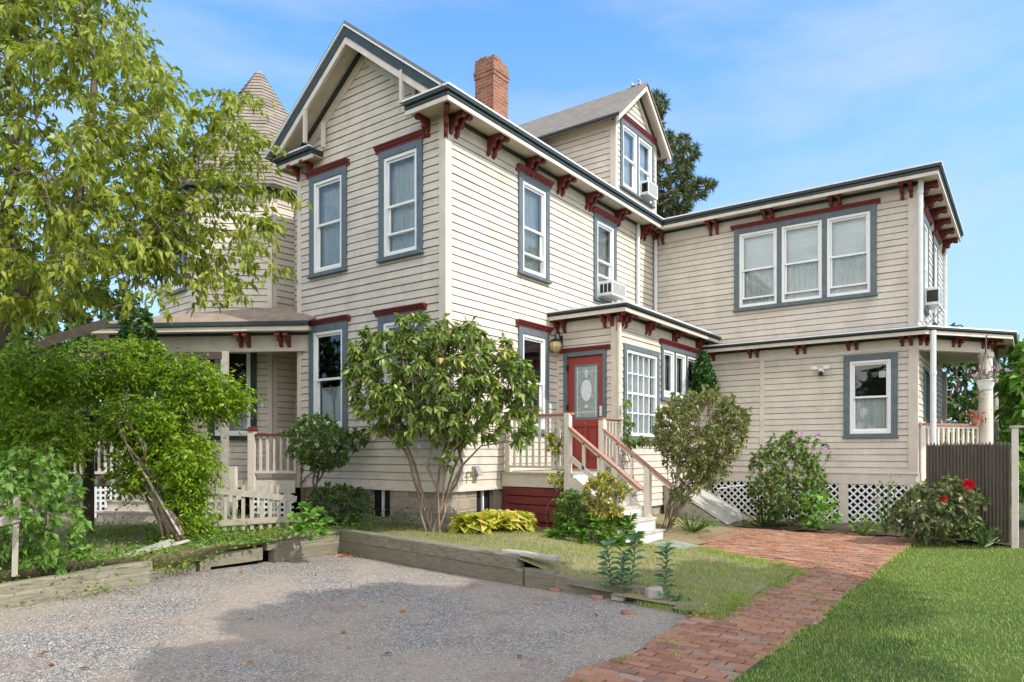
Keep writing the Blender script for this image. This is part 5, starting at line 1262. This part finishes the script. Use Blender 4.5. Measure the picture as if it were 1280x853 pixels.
# climber on the vestibule corner
c = cloud([(868, 492), (866, 465), (872, 446), (880, 440), (888, 455), (896, 480), (898, 495)], 240, 14.9, 15.8)
plant('corner_ivy', 'dark green ivy column climbing the corner between vestibule and rear wing', 'climber', (1.55, 7.2, .1), c[(c[:, 0] > 1.33) & (c[:, 1] < 7.45)], 7, .075, .055, 'lf_ivy', r0=.02, spread=.7, down=.4, clear=False)
plant('rail_vine', 'thin vine with yellow green leaves winding through the stoop railing', 'vine', (1.0, 1.25, .25), np.concatenate([cloud([(684, 560), (682, 540), (700, 535), (706, 560), (700, 575)], 22, 11.35, 11.5, False), cloud([(684, 600), (690, 590), (706, 592), (706, 610)], 10, 11.2, 11.35, False)]), 5, .075, .045, 'lf_yel', r0=.008, spread=.7, down=.4, clear=False)
plant('sill_vine', 'small vine with fresh green leaves climbing under the many paned vestibule window', 'vine', (1.5, 3.5, .3), np.concatenate([cloud([(780, 545), (778, 500), (788, 498), (792, 545)], 18, 12.5, 12.75, False), cloud([(778, 548), (815, 545), (818, 558), (780, 560)], 30, 12.6, 12.9, False)]), 6, .07, .045, 'lf_lilac', r0=.008, spread=.7, down=.4, clear=False)
# bed in front of the rear wing
poly = [(932, 600), (940, 578), (955, 560), (968, 552), (985, 548), (1005, 556), (1022, 575), (1032, 592), (1036, 615), (1030, 640), (1000, 650), (960, 648), (940, 630)]
T = np.concatenate([cloud(poly, 360, 12.9, 14.3, minz=.15), cloud([(920, 575), (950, 560), (970, 540), (1000, 538), (1020, 545), (1040, 565), (1030, 580), (960, 575)], 60, 13.2, 14.2, gap=.4)])
rs = plant('rose_of_sharon', 'loose upright shrub with a few mauve flowers in front of the lattice', 'shrub', (3.6, 6.6, .08), T, 8, .075, .045, [('foliage', 'lf_shrub', .7), ('pale_leaves', 'lf_olive', .3)], r0=.02, spread=.7, down=.1, stems=8, bias=.5, clear=True)
def blooms(pts, m, parent, r=.035, n=5, name='flower'):
    for q in pts:
        a = np.arange(n) * 2 * np.pi / n + RNG.uniform(0, 6); f = unit(np.array([CAM[0], CAM[1], 2.2]) - np.array(q) + RNG.normal(size=3) * 2); s = unit(np.cross(f, [0, 0, 1.])); u = np.cross(s, f)
        d = np.cos(a)[:, None] * s + np.sin(a)[:, None] * u + f * .25; leaves(name, np.repeat([q], n, 0), d, r, r * 1.35, m, parent, .06, 0, .2, .1)
blooms([tuple(P(x, y, 13.3)) for x, y in ((1002, 543), (1022, 544), (1032, 560), (972, 560), (1038, 566), (990, 552))], 'petal_mauve', rs, .05)
def bigleaf(name, label, cat, poly, n, t0, t1, L, W, m, rootpx, mz=.1, **kw):
    c = cloud(poly, n, t0, t1, minz=mz); r_ = P(*rootpx); r_.z = .06; t = thing(name, label, cat, tuple(r_)); d = c - np.array(r_); d[:, 2] = np.abs(d[:, 2]) * .35 + .05
    leaves('foliage', c - unit(d) * L * .4, d, L, W, m, t, .15, .4, 1.3); mb = MB()
    for k in range(0, n, 3): mb.tube([r_, Vector(c[k] - unit(d)[k] * L * .4)], .006, 4)
    mb.build('stems', m, t); return t
bigleaf('squash_plant', 'low sprawling plant with large pale green leaves at the edge of the brick patio', 'plant', [(1000, 650), (1005, 618), (1025, 610), (1042, 622), (1052, 645), (1048, 662), (1010, 662)], 90, 12.7, 13.5, .2, .14, 'lf_broad', (1026, 660, 13.1))
bigleaf('bed_greenery', 'dark low greenery filling the bed between the cellar hatch and the loose upright shrub', 'plant', [(925, 655), (930, 630), (950, 622), (985, 640), (1000, 655), (960, 662)], 240, 13.2, 14.2, .08, .05, 'lf_dark', (955, 658, 13.7))
ph = bigleaf('phlox_plant', 'tall thin phlox with purple flower heads in front of the right lattice panel', 'plant', [(1085, 658), (1088, 620), (1100, 600), (1120, 598), (1130, 625), (1128, 658)], 120, 12.3, 12.9, .08, .028, 'lf_shrub', (1108, 665, 12.6))
blooms([tuple(P(x + RNG.uniform(-6, 6), y + RNG.uniform(-4, 4), 12.5)) for x, y in ((1095, 622), (1097, 624), (1102, 620), (1093, 626), (1105, 624), (1082, 625), (1116, 592), (1120, 595))], 'petal_mauve', ph, .03)
bigleaf('light_groundcover', 'patch of fresh light green leaves at the foot of the right lattice panel', 'plant', [(1062, 665), (1060, 648), (1075, 640), (1095, 650), (1100, 668)], 90, 12.1, 12.7, .09, .06, 'lf_mulb', (1080, 668, 12.4))
poly = [(1112, 640), (1125, 622), (1140, 608), (1158, 598), (1180, 594), (1200, 600), (1222, 610), (1232, 625), (1226, 645), (1234, 655), (1212, 668), (1180, 674), (1140, 672), (1115, 660)]
hb = plant('hibiscus_bush', 'bushy hibiscus with one large red bloom and a darker red bud by the stockade fence', 'hibiscus', (6.2, 4.75, .08), cloud(poly, 300, 10.6, 11.7, minz=.12, gap=.1), 7, .095, .045, 'lf_hib', r0=.014, spread=.7, down=.25, stems=9, bias=.6, clear=False)
blooms([tuple(P(1211, 606, 10.6)), tuple(P(1211, 606, 10.59))], 'petal_red', hb, .095, 6); blooms([tuple(P(1180, 624, 10.6))], 'petal_red', hb, .055, 6, 'bud')
bigleaf('fence_weeds', 'low dark weeds at the foot of the stockade fence', 'weed', [(1200, 675), (1210, 655), (1235, 650), (1258, 665), (1255, 680)], 80, 10.6, 11.1, .09, .05, 'lf_dark', (1230, 678, 10.8))
bigleaf('hatch_weeds', 'low green weeds between the round bush and the cellar hatch', 'weed', [(838, 655), (845, 640), (870, 638), (900, 650), (895, 660), (850, 660)], 150, 12.0, 13.2, .08, .045, 'lf_shrub', (865, 656, 12.6))
# basket and pot flowers
c = np.array(HB) + np.array([0, 0, .2]) + RNG.normal(size=(170, 3)) * np.array([.13, .13, .06]); c[:, 2] = np.abs(c[:, 2] - HB.z - .2) + HB.z + .2
leaves('foliage', c, rnd(170) + np.array([0, 0, .2]), .05, .03, 'lf_shrub', basket)
c = np.array(HB) + np.array([0, 0, .3]) + RNG.normal(size=(26, 3)) * np.array([.15, .15, .07]); blooms([tuple(q) for q in c], 'petal_mauve', basket, .04)
c = np.array(HB) + np.stack([RNG.normal(size=60) * .05 - .05, RNG.normal(size=60) * .05, -RNG.uniform(0, .32, 60)], 1) + np.array([-.06, -.1, .1]); leaves('trailing_leaves', c, rnd(60) * .6 + np.array([0, 0, -.6]), .045, .02, 'lf_olive', basket)
c = np.array(PF) + np.array([0, 0, .15]) + RNG.normal(size=(70, 3)) * np.array([.1, .1, .06]); leaves('foliage', c, rnd(70) + np.array([0, 0, .3]), .05, .035, 'lf_olive', potted); blooms([tuple(q + np.array([0, 0, .03])) for q in c[:26]], 'petal_pink', potted, .035)
plant('porch_rail_vine', 'yellow green vine leaves showing behind the corner porch railing', 'vine', (6.1, 8.6, 1.1), cloud([(1172, 565), (1175, 545), (1195, 536), (1215, 548), (1210, 566)], 50, 14.2, 14.6, False), 6, .08, .05, 'lf_yel', r0=.008, spread=.7, clear=False)

# ------------------------------------------------------------------ trees behind and beyond
def bigtree(name, label, root, poly, n, t0, t1, k, L, W, lm, r0=.2, gap=.15, seed=0, group=None, bm='bark', down=.1, trunk_h=.45, spread=.8, twl=.7):
    T = cloud(poly, n, t0, t1, gap=gap, seed=seed, minz=.4)
    return plant(name, label, 'tree', root, T, k, L, W, lm, bm, r0=r0, spread=spread, down=down, stems=1, parts=('trunk', 'crown'), group=group, stem_h=trunk_h, clear=False, bias=.2, jit=.09, twl=twl, rt=.012)
def base(px, t): q = VX(px, t); return (q.x, q.y, -.1)
GB = 'trees beyond the garden'
bigtree('pine_tree', 'dark pine standing behind the main roof to the right of the dormer', base(800, 27), [(770, 300), (765, 160), (790, 120), (818, 114), (834, 118), (832, 135), (826, 160), (845, 166), (870, 172), (878, 190), (866, 205), (862, 218), (896, 226), (890, 238), (880, 262), (850, 290), (810, 305)], 620, 25.0, 29.0, 34, .24, .035, 'lf_pine', .28, .6, 3, GB, down=-.15, spread=.75, twl=.9)
bigtree('garden_shade_tree', 'dense green tree seen through the open corner porch', base(1195, 23), [(1120, 560), (1125, 470), (1150, 420), (1200, 405), (1240, 425), (1255, 470), (1250, 560), (1190, 600)], 420, 20.5, 25.5, 12, .22, .13, 'lf_tree', .16, .05, 1, GB)
bigtree('big_leaf_tree', 'tall big leaved tree beyond the stockade fence at the right edge', base(1330, 15.5), [(1254, 690), (1250, 600), (1256, 520), (1248, 480), (1258, 442), (1275, 425), (1330, 415), (1400, 450), (1410, 600), (1390, 690)], 420, 14.2, 17, 10, .26, .15, 'lf_broad', .1, .05, 6, GB, down=.3)
bigtree('hedge_tree', 'dark tree closing the view between porch column and big leaved tree', base(1265, 27), [(1225, 600), (1225, 470), (1245, 440), (1290, 430), (1300, 600)], 260, 25, 29, 12, .3, .18, 'lf_tree', .16, .05, 2, GB)
bigtree('dark_backdrop_tree', 'dark green tree behind the arbor at the left edge', base(60, 19), [(-120, 560), (-120, 330), (-40, 300), (60, 320), (120, 345), (165, 365), (190, 385), (175, 420), (160, 470), (150, 560)], 520, 16.5, 21, 12, .24, .14, 'lf_tree', .2, .1, 5, GB)
bigtree('low_backdrop_tree', 'low green tree left of the tower porch behind the vine', base(130, 24), [(20, 600), (30, 470), (90, 420), (150, 410), (200, 420), (215, 500), (210, 600)], 320, 22, 26, 12, .26, .15, 'lf_tree', .14, .05, 7, GB)
bigtree('far_hedge_tree', 'tree far behind the left porch', base(40, 33), [(-160, 600), (-140, 430), (0, 380), (120, 400), (230, 440), (240, 600)], 320, 30, 36, 12, .4, .24, 'lf_tree', .2, .05, 8, GB)
# the street tree outside the frame whose shade lies over drive, path and lawn
def shade():
    t = thing('street_tree', 'spreading shade tree to the right of the photo', 'tree', (15.5, -4.2, 0))
    def blob(n, s, c): return rnd(n) * np.array(s) * RNG.uniform(.5, 1, (n, 1)) + np.array(c)
    c = np.concatenate([blob(950, (2.1, 2.6, 1.7), (12.4, -2.9, 8.2)), blob(400, (.9, 2.7, 1.2), (13.25, -.7, 8.1))])
    tr = [np.array(p) for p in ((15.5, -4.2, -.1), (15.4, -4.1, 2), (15.2, -3.9, 4), (15, -3.7, 5.4))]
    nodes, par, ends = grow(tr, c, .08, 0, .2, 2); limbs('trunk', nodes, par, .3, 'bark', t, rt=.012, ex=.5)
    p, d = twigs(nodes[ends], nodes[par[ends]], 16, .8, (.2, 1.1)); leaves('crown', p, d, .3, .19, 'lf_tree', t)
shade()

# street trees behind the camera: what the window panes mirror
def street_row():
    t = thing('street_tree', 'leafy street tree across the road behind the viewer', 'tree', (-6, -27, -.1), 'trees across the road')
    c = rnd(420) * np.array([4.2, 4.2, 3.6]) * RNG.uniform(.5, 1, (420, 1)) + np.array([-6, -27, 6.4])
    nodes, par, ends = grow([np.array((-6, -27, z)) for z in (-.1, 1.2, 2.4, 3.6)], c, .08, 0, .2, 2); limbs('trunk', nodes, par, .26, 'bark', t, rt=.014, ex=.5)
    p, d = twigs(nodes[ends], nodes[par[ends]], 12, .8, (.2, 1.1)); leaves('crown', p, d, .5, .32, 'lf_tree', t)
    for dx, dy, s in ((9, -2, 1.1), (17, 1, .9), (-10, 3, 1.0), (-19, 2, 1.15), (27, 0, 1.0)):
        r = t.copy(); COL.objects.link(r); r.location = (-6 + dx, -27 + dy, -.1); r.scale = (s, s, s)
        for ch in t.children: k = ch.copy(); COL.objects.link(k); k.parent = r
street_row()

# ------------------------------------------------------------------ grass, ground cover and litter
def blades(name, p, h, w, m, lean=.45, kind='stuff'):
    n = len(p); a = RNG.uniform(0, 2 * np.pi, n); h = h * RNG.uniform(.55, 1.25, (n, 1)); ln = np.stack([np.cos(a), np.sin(a), 0 * a], 1) * RNG.uniform(.05, lean, (n, 1)); s = np.stack([-np.sin(a), np.cos(a), 0 * a], 1) * w
    z = np.array([0, 0, 1.]); mid = p + h * .55 * (z + ln * .6); tip = p + h * (z * .92 + ln * 1.5)
    V = np.stack([p - s * .5, p + s * .5, mid + s * .35, mid - s * .35, tip], 1).reshape(-1, 3); i = np.arange(n)[:, None, None] * 5
    F = (i + np.array([[0, 1, 2], [0, 2, 3], [3, 2, 4]])[None]).reshape(-1, 3); o = mesh_np(name, V, F, m); o['kind'] = kind; return o
def patchy(x, y, s=0): return .5 + .5 * (np.sin(1.9 * x + 2.3 * y + s) * np.sin(2.7 * y - 1.3 * x + 2 * s) * .6 + .4 * np.sin(5.1 * x + s) * np.sin(4.3 * y + s * 3))
n = 150000; x = 5.72 + RNG.random(n) ** 1.25 * 3.6; y = -7.0 + RNG.random(n) * 12.4; edge = 5.80 + .05 * np.sin(3.3 * y) + .03 * np.sin(9 * y); ok = (x > edge + RNG.normal(size=n) * .025) & (y < 5.35)
dk = np.hypot(x - CAM[0], y - CAM[1]); ok &= RNG.random(n) < .35 + .65 * patchy(x, y, 1)
p = np.stack([x, y, .03 + .012 * np.sin(1.3 * x) * np.sin(.9 * y)], 1)[ok]
blades('lawn_grass', p, .032, .004, 'grass_lawn', .7)
n = 26000; x = 9.0 + RNG.random(n) * 9; y = -10 + RNG.random(n) * 15.3; blades('lawn_grass', np.stack([x, y, .03 + 0 * x], 1), .06, .012, 'grass_lawn', .6)
n = 90000; x = -1.0 + RNG.random(n) * 6.0; y = -1.75 + RNG.random(n) * 4.6
ok = np.array([yard_in(a, b) and not patio_in(a, b) and not (0 < a < 1.45 and b > 1.4) and not (1.2 < a < 2.55 and 1.05 < b < 2.6) and not (a < .02 and b > -.02) for a, b in zip(x, y)]); pt = patchy(x, y, 2)
ok &= (RNG.random(n) < .25 + .75 * pt); x, y = x[ok], y[ok]; p = np.stack([x, y, [gh(a, b) - .005 for a, b in zip(x, y)]], 1); green = RNG.random(len(x)) < np.clip(.12 + .25 * (x - 2.2) + .35 * patchy(x, y, 4), .1, .8)
blades('garden_grass', p[~green], .038, .0045, 'grass_dry', .9); blades('garden_grass', p[green], .05, .0048, 'grass_lawn', .8)
n = 22000; x = -1.1 - RNG.random(n) * 5; y = -6.5 + RNG.random(n) * 6.2; ok = (RNG.random(n) < patchy(x, y, 3) ** 1.6); x, y = x[ok], y[ok]
p = np.stack([x, y, [gh(a, b) - .005 for a, b in zip(x, y)]], 1); blades('garden_grass', p, .07, .006, 'grass_lawn', .8)
n = 12000; x = -.98 - RNG.random(n) ** 1.5 * 3.7; y = -6.5 + RNG.random(n) * 5.3; ok = RNG.random(n) < patchy(x, y, 6) ** 1.3 * 1.2; x, y = x[ok], y[ok]; n = len(x)
o = leaves('ground_cover', np.stack([x, y, [gh(a, b) + RNG.uniform(0, .06) for a, b in zip(x, y)]], 1), rnd(n) * np.array([1, 1, .5]) + np.array([0, 0, .35]), .055, .032, 'lf_mulb', None, .15, .2); o['kind'] = 'stuff'
# tufts in the joints of the bricks and at the path's edges
pp = []
for k in range(150):
    if k < 70: y0 = random.uniform(-7, 5); c = (5.82 + random.uniform(-.04, .02), y0)
    elif k < 110: y0 = random.uniform(-7, .9); c = (5.0 + random.uniform(-.06, .1), y0)
    elif k < 0: pass
    else: c = (random.uniform(2.4, 5.7), random.uniform(1.2, 5.2)) if k < 135 else (random.uniform(5.1, 5.7), random.uniform(-5, 1))
    m_ = random.randint(10, 40); q = RNG.normal(size=(m_, 2)) * np.array([.05, .02]); pp.append(np.stack([c[0] + q[:, 0], c[1] + q[:, 1], np.full(m_, .025 if c[1] < 1 else .06)], 1))
for k in range(110):                                  # the ragged edge between garden and bricks
    f = random.random(); c = (3.2 + 1.75 * f + random.gauss(0, .05), 2.0 - 1.15 * f + random.gauss(0, .06)) if k < 60 else (5.0 + random.gauss(0, .07), random.uniform(-2.2, .95))
    q = RNG.normal(size=(60, 2)) * .06; pp.append(np.stack([c[0] + q[:, 0], c[1] + q[:, 1], np.full(60, .03 if c[1] < 1 else .06)], 1))
for k in range(36):                                   # where drive, garden and path meet
    f = random.random(); c = (4.25 + .8 * f + random.gauss(0, .06), -1.85 - .1 * f + random.gauss(0, .07)); q = RNG.normal(size=(50, 2)) * .05; pp.append(np.stack([c[0] + q[:, 0], c[1] + q[:, 1], np.full(50, .01)], 1))
blades('path_grass', np.concatenate(pp), .045, .004, 'grass_lawn', .8)
# weeds along the drive: clumps of small leaves, each its own plant
def weed(label, px, py, t, s, n, m, L=.05, W=.028, name='weed'):
    c = P(px, py, t); c.z = max(.0, gh(c.x, c.y) if (c.x < -1.02 or c.y > -1.2) else .0); th = thing(name, label, 'weed', c, 'weeds along the timber edging'); q = RNG.normal(size=(n, 3)) * np.array([s, s, s * .5]); q[:, 2] = np.abs(q[:, 2]) + .01
    leaves('foliage', np.array(c) + q, q * 2 + RNG.normal(size=(n, 3)) * .15 + np.array([0, 0, .08]), L, W, m, th)
    mb = MB()
    for k in range(0, n, max(1, n // 12)): mb.tube([c, Vector(np.array(c) + q[k])], .003, 4)
    mb.build('stems', m, th)
W_ = [('leafy weed mass at the left end of the picket fence below the vine', 238, 640, 10.4, .2, 420, 'lf_wist'), ('greenery behind the picket fence in front of the porch lattice', 300, 650, 11.3, .3, 420, 'lf_mulb'), ('weed mat in the sunken gap left of the square timber stub', 215, 700, 8.8, .22, 420, 'lf_mulb'), ('weed mat above the bowed left timber', 80, 722, 7.5, .25, 420, 'lf_shrub'), ('yellowish weed mat beside the fallen grey board', 185, 705, 8.5, .2, 320, 'lf_yel'), ('weed clump hanging over the rotten timber left of the dark hole', 325, 690, 9.7, .13, 190, 'lf_shrub'), ('leafy weed spilling down in front of the picket fence\'s left end', 262, 675, 9.7, .17, 260, 'lf_shrub'), ('weed below the sagging picket rail', 300, 672, 10.0, .15, 200, 'lf_mulb'), ('weed at the foot of the leaning board', 240, 665, 10.0, .15, 200, 'lf_yel'),
      ('weed on the collapsed edging at the left of the drive', 160, 712, 8.3, .16, 220, 'lf_wist'), ('small weed growing from the gravel against the left timber', 120, 742, 7.6, .08, 90, 'lf_yel'), ('weed trailing over the bowed left timber', 130, 700, 8.1, .2, 220, 'lf_mulb'), ('weed between broadleaf plant and picket fence', 340, 668, 10.2, .14, 160, 'lf_yel'),
      ('grassy weed under the dark low shrub near the timber corner', 455, 655, 10.9, .2, 260, 'lf_shrub'), ('weed patch in front of the stone foundation', 495, 645, 11.3, .3, 420, 'lf_shrub'), ('tiny weed at the left end of the lower timber', 25, 745, 7.0, .05, 40, 'lf_mulb'), ('weed under the vine beside the porch steps', 135, 655, 10.8, .3, 320, 'lf_wist'),
      ('weed at the foot of the vine\'s twisted trunks', 205, 668, 10.2, .16, 190, 'lf_wist'), ('weed by the end post of the picket fence', 362, 660, 10.5, .1, 110, 'lf_shrub'), ('weed tuft on the gravel where drive meets brick path', 880, 775, 6.4, .07, 90, 'lf_yel')]
for a in W_: weed(*a)
# bare leaves fallen on gravel and soil
pp = []
for k in range(28):
    px, py = random.uniform(20, 760), random.uniform(700, 845); q = P(px, py, 1.5 * 887 / (py - 566))
    if -1.0 < q.x < 4.9 and q.y < -1.7: pp.append((q.x, q.y, .012))
for k in range(60): q = (random.gauss(-.75, .2), random.gauss(-1.35, .12), .012); pp.append(q)
pp = np.array(pp); o = leaves('fallen_leaves', pp, rnd(len(pp)) * np.array([1, 1, .12]), .07, .04, 'dead', None, .2, .0); o['kind'] = 'stuff'
# loose stones standing proud of the gravel
n = 9000; x = -.95 + RNG.random(n) * 5.9; y = -6.2 + RNG.random(n) * 5.0; ok = (y < -1.25 - .148 * (x + 1)); x, y = x[ok], y[ok]; n = len(x); s = RNG.uniform(.003, .008, (n, 1)); a = RNG.uniform(0, 6.28, (n, 1))
b_ = np.array([[1, 0, 0], [0, 1, 0], [-1, 0, 0], [0, -1, 0], [0, 0, .75]]); rot = np.stack([np.cos(a) * b_[:, 0] - np.sin(a) * b_[:, 1], np.sin(a) * b_[:, 0] + np.cos(a) * b_[:, 1], np.broadcast_to(b_[:, 2], (n, 5))], 2)
V = np.stack([x, y, 0 * x - .001], 1)[:, None] + rot * s[:, :, None]; F = (np.arange(n)[:, None, None] * 5 + np.array([[0, 1, 4], [1, 2, 4], [2, 3, 4], [3, 0, 4]])[None]).reshape(-1, 3)
def pebble():
    m, t = nt('pebble'); c = ramp(t, island(t), [(0, (.09, .09, .1)), (.4, (.22, .215, .21)), (.8, (.42, .40, .37)), (1, (.6, .57, .52))]); b = nd(t, 'ShaderNodeBsdfPrincipled', Roughness=.9); t.links.new(c, b.inputs['Base Color']); out(t, b.outputs[0]); return m
M['pebble'] = pebble()
o = mesh_np('loose_stones', V.reshape(-1, 3), F, 'pebble'); o['kind'] = 'stuff'

# ------------------------------------------------------------------ light
FILL_CLOUD = (13.2, 12.3, 11.1)  # warm white of the fill cloud added out of view
SUN_EL, SUN_AZ = R(44), R(4.5)           # azimuth measured from +X towards +Y
sd = Vector((math.cos(SUN_EL) * math.cos(SUN_AZ), math.cos(SUN_EL) * math.sin(SUN_AZ), math.sin(SUN_EL)))
sl = bpy.data.lights.new('sun', 'SUN'); sl.energy = 2.3; sl.angle = R(.53); sl.color = (1, .95, .86)
so = bpy.data.objects.new('sun', sl); COL.objects.link(so); so.location = (30, 5, 40)
so.rotation_euler = sd.to_track_quat('Z', 'Y').to_euler()
w = bpy.data.worlds.new('World'); SC.world = w; w.use_nodes = True; t = w.node_tree; t.nodes.clear()
sky = t.nodes.new('ShaderNodeTexSky'); sky.sky_type = 'NISHITA'; sky.sun_disc = False; sky.sun_elevation = SUN_EL
sky.sun_rotation = math.pi / 2 - SUN_AZ; sky.air_density = 1.0; sky.dust_density = .3; sky.ozone_density = 3.5
tc_ = t.nodes.new('ShaderNodeTexCoord'); mp = t.nodes.new('ShaderNodeMapping'); mp.inputs['Scale'].default_value = (1.5, .8, 5.0); mp.inputs['Rotation'].default_value = (0, .12, .4)
t.links.new(tc_.outputs['Generated'], mp.inputs[0])
cn = noise(t, mp.outputs[0], 1.5, 8, .62)
cl = ramp(t, cn, [(.47, (0, 0, 0)), (.75, (1, 1, 1))])
skc = mixc(t, 1.0, sky.outputs[0], (.76, 1.05, 1.2), 'MULTIPLY')
sz = t.nodes.new('ShaderNodeSeparateXYZ'); t.links.new(tc_.outputs['Generated'], sz.inputs[0])
skc = mixc(t, ramp(t, sz.outputs[2], [(0, (.8, .8, .8)), (.18, (.6, .6, .6)), (.5, (0, 0, 0))]), skc, (1.8, 2.25, 3.05))
# unseen cloud added behind the camera to lift and warm shade, thin wisps elsewhere
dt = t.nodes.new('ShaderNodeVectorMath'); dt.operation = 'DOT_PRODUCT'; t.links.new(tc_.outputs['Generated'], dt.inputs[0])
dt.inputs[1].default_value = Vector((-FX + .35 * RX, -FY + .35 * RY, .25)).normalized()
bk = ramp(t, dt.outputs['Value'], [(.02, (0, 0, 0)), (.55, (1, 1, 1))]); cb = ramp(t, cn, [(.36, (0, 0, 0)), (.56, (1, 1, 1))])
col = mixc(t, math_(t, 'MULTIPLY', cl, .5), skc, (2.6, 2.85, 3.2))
col = mixc(t, math_(t, 'MULTIPLY', math_(t, 'MULTIPLY', bk, cb), .9), col, FILL_CLOUD)
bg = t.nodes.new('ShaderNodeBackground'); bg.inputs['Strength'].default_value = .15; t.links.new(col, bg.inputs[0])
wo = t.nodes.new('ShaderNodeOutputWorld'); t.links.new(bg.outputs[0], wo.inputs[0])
SC.view_settings.view_transform = 'Standard'; SC.view_settings.look = 'None'; SC.view_settings.exposure = .98; SC.view_settings.gamma = 1
SC.view_settings.use_curve_mapping = False
SC.cycles.max_bounces = 6; SC.cycles.transparent_max_bounces = 12; SC.cycles.use_denoising = True
